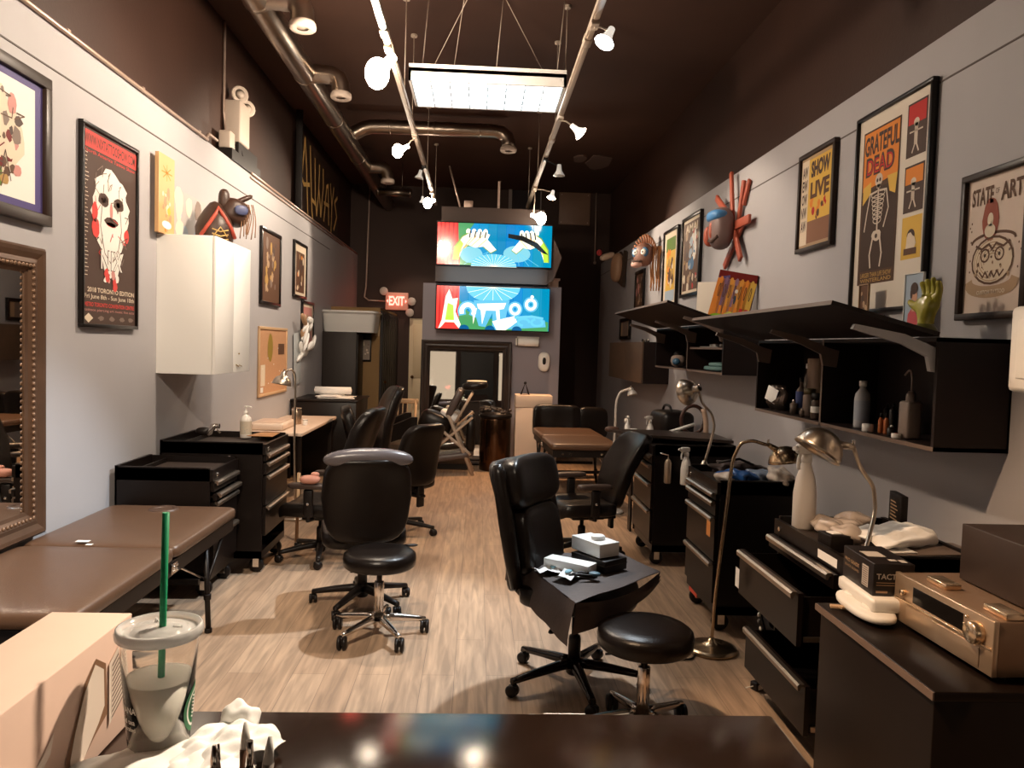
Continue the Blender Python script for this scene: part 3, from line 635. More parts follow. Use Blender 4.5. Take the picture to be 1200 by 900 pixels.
def chair(lab, loc, face, style='task', arms=None, R=.31, a0=.3, sw_=.50, sd=.48, seat_h=.46, bh=.62, bw=.48, rec=10, group='black leather office chairs'):
    rz = math.atan2(face[1], face[0])-PI/2
    t = thing('office_chair', lab, 'chair', loc, rz, group)
    star(t, R, PLAS if style != 'exec' else mat('glossy_black_plastic', (.012,.009,.008), .12), a0=a0)
    mb = MB(); mb.lathe([(.030,.10),(.030,.22),(.026,.235),(.016,.24),(.016,seat_h-.10)], n=18); mb.build('gas_lift', PLAS, t)
    mb = MB(); mb.box((0,-.02,seat_h-.085),(.20,.26,.035),None,.01); mb.tube([(.1,0,seat_h-.09),(.27,.02,seat_h-.10)], .006,n=8); mb.pad((.30,.02,seat_h-.102),(.08,.035,.018),1,1); mb.build('tilt_mechanism', PLAS, t)
    mb = MB()
    def sf(p): p.z += .03*(abs(p.x)/(sw_/2))**2*(1 if p.z > 0 else .3) - (.035 if p.y > sd*.38 else 0)*((p.y/(sd/2)-.76)/.24 if p.y > sd*.38 else 0); return p
    mb.pad((0,.02,seat_h-.02), (sw_, sd, .10), .45, .38, fn=sf, nu=40); st = mb.build('seat', LEATH, t)
    mb = MB(); yb = -sd/2+.03; ra = math.radians(rec); R3_ = Matrix.Rotation(ra, 3, 'X')
    base = Vector((0, yb, seat_h+.02))
    def bf(p):
        f = p.z/(bh/2)                      # -1..1
        p.x *= 1-.10*f*f - (.06 if f < 0 else .0)*abs(f)
        p.y += .05*(abs(p.x)/(bw/2))**2 + .035*math.cos(f*1.8) - .03
        return p
    off = R3_ @ Vector((0,0,bh/2-.02))
    if style == 'exec':
        mb.pad(base+off+R3_ @ Vector((0,-.035,0)), (bw+.04, .07, bh+.03), .4, .45, fn=bf, rot=R3_, nu=40); bk = mb.build('backrest', PLAS, t)
        mb = MB(); mb.pad(base+R3_ @ Vector((0,.02,bh*.79)), (bw-.04, .13, bh*.42), .55, .5, fn=lambda p: Vector((p.x, p.y+.05*(abs(p.x)/(bw/2))**2, p.z)), rot=R3_, nu=40); mb.build('headrest_cushion', LEATH, bk)
        mb = MB(); mb.pad(base+R3_ @ Vector((0,.025,bh*.33)), (bw-.10, .12, bh*.55), .5, .45, fn=lambda p: Vector((p.x, p.y+.03*(abs(p.x)/(bw/2))**2, p.z)), rot=R3_, nu=40); mb.build('lumbar_cushion', LEATH, bk)
        for s_ in (-1,1):
            mb = MB(); mb.tube([base+R3_ @ Vector((s_*(bw/2-.01), .015, z_)) for z_ in (bh*.02,bh*.2,bh*.45,bh*.7,bh*.9,bh*.97)], [.028,.036,.038,.036,.034,.02], n=12); mb.build('side_bolster', LEATH, bk)
    else:
        mb.pad(base+off, (bw, .10, bh), .42, .42, fn=bf, rot=R3_, nu=40); bk = mb.build('backrest', LEATH, t)
        if style == 'roll':
            q = base+R3_ @ Vector((0,0,bh-.035)); mb = MB(); mb.pad(q, (bw*.98, .115, .11), .85, .55, fn=lambda p: Vector((p.x, p.y, p.z+.012*(1-(p.x/(bw/2))**2)))); mb.build('head_roll', mat('worn_leather', (.085,.072,.075), .25, bump=.1, bscale=150), bk)  # head roll is a lighter grey than the other leather
        mb = MB(); mb.box(base+Vector((0,-.03,-.08)), (.07,.03,.26), None, .01); mb.box((0,yb+.05,seat_h-.10),(.07,.22,.025),None,.008); mb.build('back_support', PLAS, t)
    if arms:
        for s_ in (-1,1): armrest(t, s_, sw_, seat_h, arms)
    return t
CH_F = chair('high-backed black leather chair in front, its seat covered by a black sheet', (.50,3.58,0), (.86,-.5), 'exec', None, R=.33, a0=.65, bh=.60, bw=.50, rec=12, seat_h=.46)
chair('black office chair seen from behind in front left, with a padded roll on its back', (-.665,4.66,0), (-.22,.97), 'roll', None, R=.30, a0=.35, seat_h=.45, bh=.50, bw=.52, rec=8)
chair('black office chair with a pink rag on its armrest, facing the left wall', (-1.12,5.66,0), (-.96,.12), 'task', 'T', R=.30, a0=.9, seat_h=.40, bh=.76, bw=.52, rec=14)
chair('tall black office chair half hidden behind another, standing beside the white desk', (-1.12,7.35,0), (-.9,-.3), 'task', None, R=.30, a0=.2, seat_h=.47, bh=.74, bw=.52, rec=12)
chair('black office chair rightmost of the left group, near the room centre', (-.62,6.45,0), (-.75,.65), 'task', 'T', R=.30, a0=.15, seat_h=.45, bh=.52, bw=.44, rec=12)
chair('black office chair on the right facing away from the farthest tool chest', (.84,5.85,0), (-.93,-.2), 'task', 'T', R=.31, a0=.6, seat_h=.40, bh=.62, bw=.50, rec=25)
# low black lounge chair with one wing-shaped armrest
t = thing('lounge_chair', 'low black armchair with a slanted arm, beyond the left group of chairs', 'chair', (-1.05, 8.6, 0), .2)
mb = MB(); mb.pad((0,0,.36), (.6,.6,.16), .4, .35); mb.build('seat', LEATH, t)
mb = MB(); mb.pad((-.33,0,.62), (.14,.62,.55), .4, .4, rot=Matrix.Rotation(-.25,3,'Y')); mb.build('backrest', LEATH, t)
mb = MB(); mb.prism([(-.28,.50),(-.25,.56),(.30,.80),(.36,.80),(.36,.62),(.05,.52)], -.32, -.25, 'Y'); mb.build('armrest', LEATH, t)
mb = MB(); mb.prism([(-.28,.50),(-.25,.56),(.30,.80),(.36,.80),(.36,.62),(.05,.52)], .25, .32, 'Y'); mb.build('armrest', LEATH, t)
for x_, y_ in ((-.25,-.25),(.25,-.25),(-.25,.25),(.25,.25)): mb = MB(); mb.tube([(x_*1.1,y_*1.1,0),(x_,y_,.3)], .016); mb.build('leg', CHROME, t)
# slatted wooden chair
t = thing('wooden_chair', 'pale wooden chair with a slatted back, standing by the ochre wall', 'chair', (-1.02, 9.55, 0), -.25)
WD = mat('pale_wood', (.42,.27,.15), .5, noise=(.15, 20))
for x_ in (-.2,.2): mb = MB(); mb.tube([(x_,-.2,0),(x_,-.2,.44)], .018); mb.build('leg', WD, t); mb = MB(); mb.tube([(x_,.2,0),(x_,.2,.45),(x_,.26,.88)], .018); mb.build('leg', WD, t)
mb = MB(); mb.box((0,0,.45), (.46,.46,.03), None, .01); mb.build('seat', WD, t)
mb = MB(); mb.box((0,.26,.87),(.46,.03,.06),None,.01); mb.box((0,.215,.53),(.42,.025,.04),None,.008)
for k in range(6): mb.tube([(-.15+.06*k,.215,.53),(-.15+.06*k,.26,.87)], .009, n=8)
mb.build('backrest', WD, t)

# stools
def stool(lab, loc, seat_h, r, a0):
    t = thing('round_stool', lab, 'stool', loc, 0, 'round stools with chrome bases')
    star(t, .255, CHROME, a0=a0, hub=.028, droop=.03, th=.017, cr=.037)
    mb = MB(); mb.lathe([(.026,.10),(.026,.30),(.024,.305),(.015,.31),(.015,seat_h-.10)], n=20); mb.build('column', CHROME, t)
    mb = MB(); mb.lathe([(.0,seat_h-.105),(.09,seat_h-.10),(.09,seat_h-.085),(r-.02,seat_h-.085)], n=32); mb.tube([(0,0,seat_h-.11),(-.16,.02,seat_h-.13)], .005, n=6); mb.build('seat_plate', PLAS, t)
    mb = MB(); mb.lathe([(0,seat_h-.085),(r-.01,seat_h-.085),(r,seat_h-.075),(r+.003,seat_h-.04),(r-.002,seat_h-.018),(r-.02,seat_h-.004),(r*.6,seat_h+.004),(0,seat_h+.006)], n=48); mb.build('seat', LEATH, t)
    return t
stool('black round stool with a polished chrome base standing in front of the left office chair', (-.50,4.15,0), .475, .195, .25)
stool('black round stool in the foreground right, base hidden behind the counter', (.72,3.07,0), .475, .195, 1.9)

# things on the executive chair
t0 = CH_F.matrix_basis.to_3x3() if False else Matrix.Rotation(CH_F.rotation_euler.z, 3, 'Z')
def on_seat(x, y, z): return tuple(Vector(CH_F.location) + t0 @ Vector((x, y, z+.02)))
CLOTH = mat('black_sheet_cloth', (.058,.040,.035), .62, bump=.15, bscale=50)
t = thing('black_sheet', 'large black sheet draped over the seat of the front right chair', 'sheet', (.55,3.5,.56), 0)
O_ = Vector(t.location); mb = MB()
A0, B0, C0, D0 = [Vector(q) for q in ((.20,3.76,.56),(.74,3.84,.56),(.88,3.50,.56),(.43,3.08,.548))]
def gr(fn, n, k):
    r_ = [[fn(i/n, j/k)-O_ for j in range(k+1)] for i in range(n+1)]
    mb.grid(r_); mb.grid([[p-Vector((0,0,.004)) for p in q] for q in r_])
gr(lambda u, v: A0.lerp(B0,u).lerp(D0.lerp(C0,u),v)+Vector((0,0,.012+.004*math.sin(9*u)*math.sin(8*v))), 20, 20)
# near-left skirt and the folded near-right edge
gr(lambda u, v: A0.lerp(D0,u)+Vector((-.004-.03*math.sin(v*1.5), -.03*math.sin(v*1.5), .012-.155*v*(.75+.35*u)+.004*math.sin(20*u))), 20, 6)
mb.build('drape', CLOTH, t)
mb = MB()
for k in range(3):
    gr(lambda u, v: D0.lerp(C0,u)+Vector((.035*k*math.sin(PI*u)-.01*v, -.01*k+.05*math.sin(PI*u)*(k-1.3), .012-.012*k-(.13-.03*k)*v*(1-.75*u)-.02*math.sin(PI*u))), 18, 5)
mb.build('hanging_fold', CLOTH, t)
CLOTHM = None
def carton(name, lab, cat, loc, rz, d, lidm=WHITE, group=None, dot=False, open_=False):
    t = thing(name, lab, cat, loc, rz, group)
    mb = MB(); mb.box((0,0,d[2]/2), (d[0],d[1],d[2]), None, .003); b = mb.build('box_body', lidm, t)
    return t, b
t, b = carton('white_box', 'long low white box lying flat on the black sheet of the front chair', 'box', (.455,3.50,.575), .95, (.085,.235,.045))
mb = MB(); A = Art(mb, (.0428,-.02,.01), (0,1,0), (0,0,1), .02, .02); A.ell(.5,.5,.4,.4,sw('ink',(.08,.05,.04)),1); mb.build('mark', None, t)
t, b = carton('white_box', 'thicker white box tilted on top of a black case on the front right chair', 'box', (.585,3.60,.634), .55, (.12,.21,.065))
mb = MB(); mb.pad((.0,-.02,.075), (.07,.06,.03), .8, .9, PAPER); mb.build('tissue', PAPER, t)
t, b = carton('black_case', 'small black case under the thicker white box on the front right chair', 'case', (.60,3.57,.575), .65, (.15,.22,.055), PLAS)
mb = MB(); mb.bb(-.076,.076,-.111,.111,.030,.034); mb.build('lid_seam', CLOTH, t)
for k, (x_, y_, rr, lab) in enumerate(((.345,3.47,.4,'folded white paper sheet on the left of the black sheet'), (.43,3.38,1.0,'small white paper with a blue edge near the front of the black sheet'))):
    t = thing('paper_sheet', lab, 'paper', (x_,y_,.575), rr)
    mb = MB(); mb.grid([[(-.06+.04*i, -.045+.03*j, .008+.012*math.sin(i*1.7+j)) for j in range(4)] for i in range(4)], PAPER)
    mb.build('sheet', PAPER, t)
    mb = MB(); mb.pad((.055,.02,.012), (.05,.03,.012), .8,.8, mat('pale_blue_paper',(.25,.45,.52),.7)); mb.build('blue_tip', None, t)
t = thing('cable_bundle', 'black and blue coiled cable bundle in front of the white boxes on the chair', 'cable', (.50,3.38,.575), -.4)
mb = MB()
mb.tube([(.05*math.cos(a*.9)+.01*math.sin(a*2.3), .025*math.sin(a*.9+.5), .012+.006*math.sin(a*1.7)) for a in [i*.35 for i in range(60)]], .006, n=6); mb.build('coil', PLAS, t)
mb = MB(); mb.pad((.05,.01,.02), (.05,.04,.02),.8,.8); mb.build('blue_plug', mat('dusty_blue',(.06,.13,.18),.5), t)

# ------------------------------------------------------------------ massage tables
def massage_table(lab, loc, rz, L, w, h, hole=True, group='brown vinyl massage tables'):
    t = thing('massage_table', lab, 'massage table', loc, rz, group)
    for k, s_ in enumerate((-1, 1)):
        mb = MB(); mb.pad((0, s_*L/4, h-.04), (w, L/2-.004, .085), .42, .10, LEATHB, nu=72, nv=16)
        mb.build('top_cushion', LEATHB, t)
    mb = MB(); e = .03
    for s_ in (-1,1):
        mb.bb(s_*(w/2-e)-.012, s_*(w/2-e)+.012, -L/2+.03, L/2-.03, h-.145, h-.075)
        mb.bb(-w/2+e, w/2-e, s_*(L/2-.04)-.012, s_*(L/2-.04)+.012, h-.145, h-.075)
        mb.bb(-w/2+e, w/2-e, s_*.02-.01, s_*.02+.01, h-.145, h-.075)
    mb.build('frame', PLAS, t)
    for sy in (-1,1):
        for sx in (-1,1):
            mb = MB(); x_ = sx*(w/2-.045)
            mb.tube([(x_, sy*(L/2-.42), h-.12),(x_+sx*.04, sy*(L/2-.48), 0.02)], .015, n=8); mb.cyl((x_+sx*.04, sy*(L/2-.48), .012), .02, .024, n=12); mb.cyl((x_+sx*.027, sy*(L/2-.46), .19), .02, .03, n=12); mb.build('leg', PLAS, t)
            mb = MB(); mb.tube([(x_+sx*.02, sy*(L/2-.45), .28),(x_*.6, sy*.25, h-.14)], .006, n=6); mb.build('brace_cable', CHROME, t)
            mb = MB(); mb.tube([(x_, sy*(L/2-.1), h-.12),(x_+sx*.02, sy*(L/2-.46), .25)], .009, n=6); mb.build('strut', PLAS, t)
        mb = MB(); mb.bb(-w/2+.06,w/2-.06, sy*(L/2-.47)-.012, sy*(L/2-.47)+.012, .26, .29); mb.build('crossbar', PLAS, t)
        for xx in (-.24,-.16,.16,.24): mb = MB(); mb.cyl((xx, sy*(L/2-.027), h-.11), .012, .02, n=10, axis='Y'); mb.build('head_socket', CHROME, t)
    for sx in (-1,1):
        mb = MB(); mb.box((sx*(w/2-.012), 0, h-.11), (.006,.07,.05), None, .002); 
        for q in (-.02,.02):
            for z_ in (-.012,.012): mb.sph((sx*(w/2-.006), q, h-.11+z_), .006, n=6)
        mb.build('latch', CHROME, t)
    if hole:
        mb = MB(); mb.lathe([(.045,.0),(.052,.008),(.075,.010),(.082,.003),(.084,-.004)], (.0, L/2-.17, h+.0005), n=28, caps=False); mb.lathe([(0,-.0005),(.046,.0)], (.0, L/2-.17, h+.004), n=28, caps=False, m=mat('hole_plug', (.075,.042,.028), .4)); o_ = mb.build('face_hole', LEATHB, t)
        mb = MB(); A = Art(mb, (-.12, -.1+.12, h+.0026), (1,0,0), (0,1,0), .1, .06); A.step = .0004
        A.quad(0,0,.62,.55,PAPER,1); A.quad(.75,-.9,1.05,-.5,PAPER,1); mb.build('tape_mark', None, t)
    return t
massage_table('long brown vinyl massage table in the left foreground along the wall', (-1.785, 3.71, 0), 0, 1.88, .74, .60)
RT = massage_table('smaller brown vinyl massage table at the far right, under the grey partition', (1.09, 8.50, 0), .05, 1.62, .72, .64, False)
t = thing('black_cushion', 'large black leather cushion standing at the far end of the right massage table', 'cushion', (1.18, 9.48, .52), .05)
mb = MB(); mb.pad((-.18,0,.17), (.60,.15,.42), .35, .3, fn=lambda p: Vector((p.x, p.y+.03*math.sin(p.x*24)*(1 if p.z<0 else .3), p.z)), nu=60); mb.build('main_pad', LEATHB if False else LEATH, t)
mb = MB(); mb.pad((.27,.02,.15), (.40,.14,.42), .5, .4, nu=40); mb.build('side_pad', LEATH, t)
mb = MB(); mb.box((0.05,.1,-.03),(.8,.04,.06),None,.01); mb.tube([(-.3,.1,-.03),(-.3,.1,-.55)],.016); mb.tube([(.35,.1,-.03),(.35,.1,-.55)],.016); mb.build('support_frame', PLAS, t)

# folding massage chair leaning knee pads
t = thing('massage_chair', 'folded grey-framed massage chair with black pads in front of the large mirror', 'massage chair', (-.22, 9.55, 0), 0)
FR = mat('beige_frame', (.40,.31,.24), .45)
def ltube(pts, r, nm, m=FR):
    mb = MB(); mb.tube(pts, r, n=10); return mb.build(nm, m, t)
ltube([(.20,-.15,.0),(-.10,-.15,.70),(-.14,-.1,.75)], .022, 'leg'); ltube([(.20,.15,.0),(-.10,.15,.70)], .022, 'leg')
ltube([(-.40,-.15,.20),(.18,-.15,.72)], .018, 'frame_bar'); ltube([(-.40,.15,.20),(.18,.15,.72)], .018, 'frame_bar'); ltube([(-.28,-.15,.62),(.14,-.15,.28),(.16,-.15,.25)], .02, 'frame_bar'); ltube([(-.02,-.15,.66),(.17,-.15,1.02)], .018, 'frame_bar')
mb = MB(); mb.pad((-.05,0,.88), (.09,.30,.40), .4, .4, rot=Matrix.Rotation(.42,3,'Y')); mb.build('chest_pad', mat('grey_leather',(.075,.055,.050),.35), t)
mb = MB(); mb.pad((.20,0,1.10), (.32,.30,.10), .6, .8, rot=Matrix.Rotation(-.1,3,'Y')); mb.build('face_cradle', LEATH, t)
mb = MB(); mb.pad((.22,0,1.155), (.26,.24,.03), .8, .8); mb.build('cradle_cover', mat('cream_cover',(.6,.5,.38),.7), t)
mb = MB(); mb.pad((-.28,0,.62), (.42,.34,.30), .6, .6, rot=Matrix.Rotation(.35,3,'Y')); mb.build('seat_pad', LEATH, t)
mb = MB(); mb.pad((-.10,0,.72), (.26,.25,.12), .8, .8, rot=Matrix.Rotation(.5,3,'Y')); mb.build('white_towel', PAPER, t)
mb = MB(); mb.pad((-.10,0,.22), (.62,.36,.10), .5, .4, rot=Matrix.Rotation(-.15,3,'Y')); mb.build('knee_pad', mat('grey_leather'), t)
mb = MB(); mb.pad((.16,0,.50), (.12,.32,.46), .5, .5); mb.build('arm_sling', LEATH, t)

# ------------------------------------------------------------------ gooseneck lamps
def smooth(q, n=6, it=3):
    pr = []
    for i in range(len(q)-1):
        for k in range(n): pr.append(Vector(q[i]).lerp(Vector(q[i+1]), k/n))
    pr.append(Vector(q[-1]))
    for _ in range(it): pr = [pr[0]]+[(pr[i-1]+pr[i]*2+pr[i+1])/4 for i in range(1,len(pr)-1)]+[pr[-1]]
    return pr
def lamp(name, lab, base, pts, head, aim, r, m=NICKEL, floor=True, on=None, group='gooseneck lamps', pr=.009, side=None):
    base = Vector(base); t = thing(name, lab, 'lamp', base, 0, group)
    rel = [Vector(p)-base for p in pts]; hd = Vector(head)-base; aim = Vector(aim).normalized()
    mb = MB()
    if floor: mb.lathe([(.135,0),(.138,.012),(.132,.022),(.11,.028),(.05,.034),(.022,.052),(.014,.07)], n=36)
    else: mb.lathe([(.03,0),(.032,.015),(.02,.03),(.012,.05)], n=20)
    mb.build('base', m, t)
    R = aim.to_track_quat('Z','Y').to_matrix()
    neck = hd-aim*r*1.35 if side is None else hd-aim*r*.5+Vector(side).normalized()*r*1.15
    mb = MB(); mb.tube(smooth([Vector((0,0,.03))]+rel+[neck]), pr, n=10); mb.build('gooseneck', m, t)
    mb = MB(); prof = ([(.018,-r*1.42),(.022,-r*1.30),(.026,-r*1.0)] if side is None else [(0,-r*1.0),(r*.2,-r*.99)])+[(r*.42,-r*.93),(r*.68,-r*.76),(r*.88,-r*.46),(r*.97,-r*.15),(r,0),(r*.985,.0),(r*.93,-r*.2),(r*.82,-r*.48),(r*.6,-r*.72),(.0,-r*.86)]
    mb.lathe(prof, hd, rot=R, n=40); 
    if side is not None: mb.tube([neck, neck.lerp(hd-aim*r*.5, .35), hd-aim*r*.55], [.012,.016,.018], n=12)
    sh = mb.build('lamp_shade', m, t)
    mb = MB(); mb.sph(hd-aim*r*.45, r*.38, n=10); mb.build('bulb', mat('frosted_bulb',(.8,.76,.7),.4), t)
    mb = MB(); mb.cyl(neck+Vector((0,0,.018)), .006, .02, n=10); mb.build('switch', CHROME, sh)
    return t
b0 = P(833,762,Z=0)
b0.x = 1.30
p1 = P(838,700,Y=b0.y); p2 = P(851,600,Y=b0.y); p3 = P(858,540,Y=b0.y); p4 = P(868,519,Y=b0.y-.02); p5 = P(882,516,Y=b0.y-.04); 
lamp('floor_lamp', 'tall brass gooseneck floor lamp standing in front of the right tool chests', b0, [p1,p2,p3,p4,p5,P(897,521,Y=b0.y-.05)], P(921,543,Y=b0.y-.02), (.12,-.12,-1), .092, mat('brass_nickel',(.52,.38,.24),.25,1), side=(-.9,0,.5))
b1 = Vector((1.53, 2.90, .80))
lamp('gooseneck_lamp', 'brushed metal gooseneck lamp with a big dome shade, nearest on the right', b1, [P(1026,600,Y=3.07),P(1024,570,Y=3.05),P(1008,548,Y=3.02)], P(957,530,Y=2.98), (-.62,.0,-1), .098, NICKEL, False, pr=.0085, side=(.8,-.2,-.1))
b2 = P(938-100,541,Y=4.93); b2 = Vector((1.50, 4.93, .845))
lamp('gooseneck_lamp', 'gooseneck lamp with a round head turned to the viewer, above the blue bag', b2, [P(838,500,Y=4.93),P(834,484,Y=4.9),P(822,472,Y=4.85)], P(803,460,Y=4.74), (-.55,.8,-.30), .084, NICKEL, False, pr=.0085)
b3 = P(722,585,Z=0); b3 = Vector((1.34,7.45,0))
lamp('floor_lamp', 'slim white floor lamp with a short hooked top, beside the far right table', b3, [P(721,500,Y=7.45),P(722,470,Y=7.45),P(727,459,Y=7.45)], P(741,463,Y=7.42), (.2,-.2,-1), .05, mat('white_lamp_metal',(.62,.56,.50),.35,.2), True, pr=.012)
b4 = Vector((-1.60, 6.92, 0))
lamp('floor_lamp', 'thin floor lamp with a silver dome shade beside the white desk', b4, [P(345,520,Y=6.92),P(346,460,Y=6.92),P(346,438,Y=6.92),P(341,432,Y=6.9)], P(330,451,Y=6.88), (-.15,-.1,-1), .085, NICKEL, True, pr=.009)
# ------------------------------------------------------------------ wall cabinets
# closed white cabinet on the left wall
t = thing('upper_cabinet', 'glossy white two-door cabinet hung on the left wall above the tool chests', 'cabinet', (-2.2, 5.765, 1.345))
mb = MB(); mb.bb(0, .375, -.40, .40, 0, .95, None, .002); mb.build('body', WHITE, t)
for k, (a_, b_) in enumerate(((-.40,-.002),(.002,.40))):
    mb = MB(); mb.bb(.378, .398, a_, b_, 0.002, .948, None, .002); dd = mb.build('door', WHITE, t)
mb = MB(); mb.tube([(.403,.05,.06),(.408,.09,.045),(.403,.13,.055),(.408,.17,.045)], .004, n=6); mb.sph((.402,.12,.14), .006); mb.build('pull_clip', mat('brass_clip',(.4,.28,.12),.3,1), dd)
# open black-brown cabinets with flip-up doors on the right wall
def arm_hinge(parent, y, z0, x0=1.88, m=None, ln=.30, tilt=.25):
    mb = MB()
    a_ = Vector((x0+.03, y, z0)); 
    mb.prism([(x0-.015, z0-.05),(x0+.06, z0-.06),(x0+.07, z0+.03),(x0+.01, z0+.045),(x0-.13, z0+.10),(x0-ln, z0+.135),(x0-ln-.01, z0+.115),(x0-.14, z0+.06),(x0-.03, z0+.01)], y-.012, y+.012, 'Y')
    return mb.build('lift_hinge', m or mat('hinge_grey',(.24,.18,.15),.4,.6), parent)
def flipcab(lab, y0, y1, z0, z1, lid_dz, dividers, shelves, xf=1.88, group='black-brown wall cabinets with flip-up doors', hm=None):
    t = thing('upper_cabinet', lab, 'cabinet', (0,0,0), 0, group); s = .018
    mb = MB(); mb.bb(xf, 2.2, y0, y1, z0, z0+s); mb.bb(xf, 2.2, y0, y1, z1-s, z1); mb.bb(xf, 2.2, y0, y0+s, z0, z1); mb.bb(xf, 2.2, y1-s, y1, z0, z1); mb.bb(2.19, 2.2, y0, y1, z0, z1)
    for d_ in dividers: mb.bb(xf, 2.19, d_-s/2, d_+s/2, z0, z1)
    b = mb.build('body', BROWNB, t)
    mb = MB(); mb.bb(xf-.0015, xf, y0, y1, z0, z0+s, EDGE)
    for (d_) in dividers: mb.bb(xf-.0015, xf, d_-s/2, d_+s/2, z0, z1, EDGE)
    mb.build('front_edge', None, b)
    for (ya, yb, z) in shelves: mb = MB(); mb.bb(xf+.02, 2.19, ya, yb, z-.008, z+.008); mb.build('shelf', EDGE, t)
    ln = .47; xo = xf-math.sqrt(ln*ln-lid_dz**2); th = .018
    ang = math.atan2(lid_dz, xf-xo); nx, nz = math.sin(ang)*th, math.cos(ang)*th
    mb = MB(); mb.prism([(xf, z1+.004),(xo, z1+.004+lid_dz),(xo+nx, z1+.004+lid_dz+nz),(xf+nx, z1+.004+nz)], y0+.002, y1-.002, 'Y'); ld = mb.build('flip_door', BROWNB, t)
    mb = MB(); mb.prism([(xo-.0015, z1+.004+lid_dz),(xo, z1+.004+lid_dz),(xo+nx, z1+.004+lid_dz+nz),(xo+nx-.0015, z1+.004+lid_dz+nz)], y0+.002, y1-.002, 'Y'); mb.build('edge_strip', EDGE, ld)
    return t
CB = flipcab('near dark wall cabinet with a raised door and bottles inside', 3.06, 5.09, 1.22, 1.69, .115, [4.11], [])
arm_hinge(CB, 3.095, 1.60, m=mat('hinge_white',(.42,.42,.44),.4), ln=.34); arm_hinge(CB, 4.08, 1.60); arm_hinge(CB, 5.03, 1.60)
CA = flipcab('middle dark wall cabinet with a raised door and folded cloth inside', 5.82, 8.05, 1.43, 1.83, .14, [6.83], [(5.84,6.82,1.635)])
arm_hinge(CA, 5.86, 1.74); arm_hinge(CA, 6.8, 1.74); arm_hinge(CA, 7.95, 1.74)
t = thing('upper_cabinet', 'closed wood-grained wall cabinet farthest away on the right wall', 'cabinet', (0,0,0), 0)
mb = MB(); mb.bb(1.9, 2.2, 8.73, 10.9, 1.22, 1.70); mb.build('body', BROWNB, t)
for a_, b_ in ((8.732,9.81),(9.814,10.898)): mb = MB(); mb.bb(1.88, 1.898, a_, b_, 1.222, 1.698); mb.build('door', mat('dark_oak_veneer',(.10,.062,.040),.5,noise=(.3,9)), t)
t = thing('white_dispenser', 'white box at the right edge of the picture, mounted on the right wall', 'dispenser', (0,0,0))
mb = MB(); mb.bb(1.93, 2.2, 2.35, 2.72, 1.49, 1.80, None, .02); mb.build('casing', WPL, t)
mb = MB(); mb.bb(1.925, 1.932, 2.40, 2.67, 1.54, 1.75, None, .004); mb.build('front_cover', WPL, t)

# ------------------------------------------------------------------ items inside the cabinets
def bottle(name, lab, cat, loc, prof, m, cap=None, capm=None, label=None, labelm=None, group=None, n=20):
    t = thing(name, lab, cat, loc, 0, group)
    mb = MB(); mb.lathe(prof, n=n); mb.build('bottle_body', m, t)
    if cap: mb = MB(); mb.lathe(cap, n=14); mb.build('cap', capm, t)
    if label: mb = MB(); r_, za, zb = label; mb.lathe([(r_, za),(r_, zb)], n=n, caps=False); mb.build('label_band', labelm, t)
    return t
zf = 1.238
def cabpos(px, X): q = P(px, 480, X=X); return (X, q.y, zf)
PETG = mat('cloudy_plastic', (.42,.42,.44), .3, spec=.6)
bottle('clear_bottle', 'big cloudy bottle with a white cap in the near wall cabinet', 'bottle', cabpos(1010,1.98), [(.036,0),(.038,.01),(.038,.15),(.034,.175),(.016,.20),(.015,.215)], PETG, [(.018,.212),(.019,.24),(.0,.242)], WPL, (.0385,.04,.14), mat('label_blue_grey',(.34,.37,.44),.4))
bottle('white_jar', 'small white round jar in front of the cloudy bottle in the near wall cabinet', 'jar', cabpos(1018,1.915), [(.026,0),(.027,.004),(.027,.036),(.0,.038)], WPL)
for px_, h_, mm, lab in ((1033,.075,mat('orange_ink',(.50,.14,.04),.4),'little orange bottle left of its pair in the near wall cabinet'), (1039.5,.078,mat('orange_ink'),'little orange bottle right of its pair in the near wall cabinet')):
    bottle('ink_bottle', lab, 'bottle', cabpos(px_,1.95), [(.011,0),(.012,.004),(.012,h_*.8),(.006,h_)], mm, [(.006,h_),(.004,h_+.02)], PLAS)
for px_, x_, h_, lab in ((1047,2.05,.14,'tall black ink bottle behind the orange bottles'), (1040,2.1,.13,'black ink bottle deepest behind the orange bottles'),(1058,2.1,.15,'black bottle standing behind the squeeze bottle'),(1046,1.93,.05,'short black bottle with a white tip by the orange bottles')):
    bottle('ink_bottle', lab, 'bottle', cabpos(px_,x_), [(.018,0),(.019,.004),(.019,h_*.75),(.008,h_*.85)], PLAS, [(.008,h_*.85),(.005,h_)], WPL if h_ < .06 else PLAS)
bottle('tape_roll', 'small white roll with a dark red core lying on the cabinet floor', 'tape roll', tuple(Vector(cabpos(1052,1.905))), [(.02,0),(.021,.003),(.021,.022),(.0,.022)], WPL, [(.008,.021),(.008,.024),(0,.024)], mat('dark_red_core',(.3,.03,.02),.5))
t = thing('squeeze_bottle', 'square squeeze bottle with a bent spout at the right of the near wall cabinet', 'bottle', cabpos(1067,1.96))
mb = MB(); mb.box((0,0,.085), (.07,.082,.17), None, .012); mb.build('bottle_body', mat('milky_plastic',(.26,.20,.17),.4), t)
mb = MB(); mb.lathe([(.02,.165),(.022,.17),(.021,.20),(.012,.215)], n=16); mb.build('cap', mat('milky_plastic'), t)
mb = MB(); mb.tube(smooth([(0,0,.21),(0,0,.27),(0,.01,.305),(0,.03,.31),(0,.06,.285)], 5), .004, n=8); mb.build('spout', mat('milky_plastic'), t)
bottle('tan_vase', 'tall tan cylinder behind the dark labelled jar in the near wall cabinet', 'vase', cabpos(957,2.10), [(.055,0),(.056,.01),(.06,.15),(.066,.34),(.060,.345),(.0,.34)], mat('tan_ceramic',(.30,.20,.14),.45))
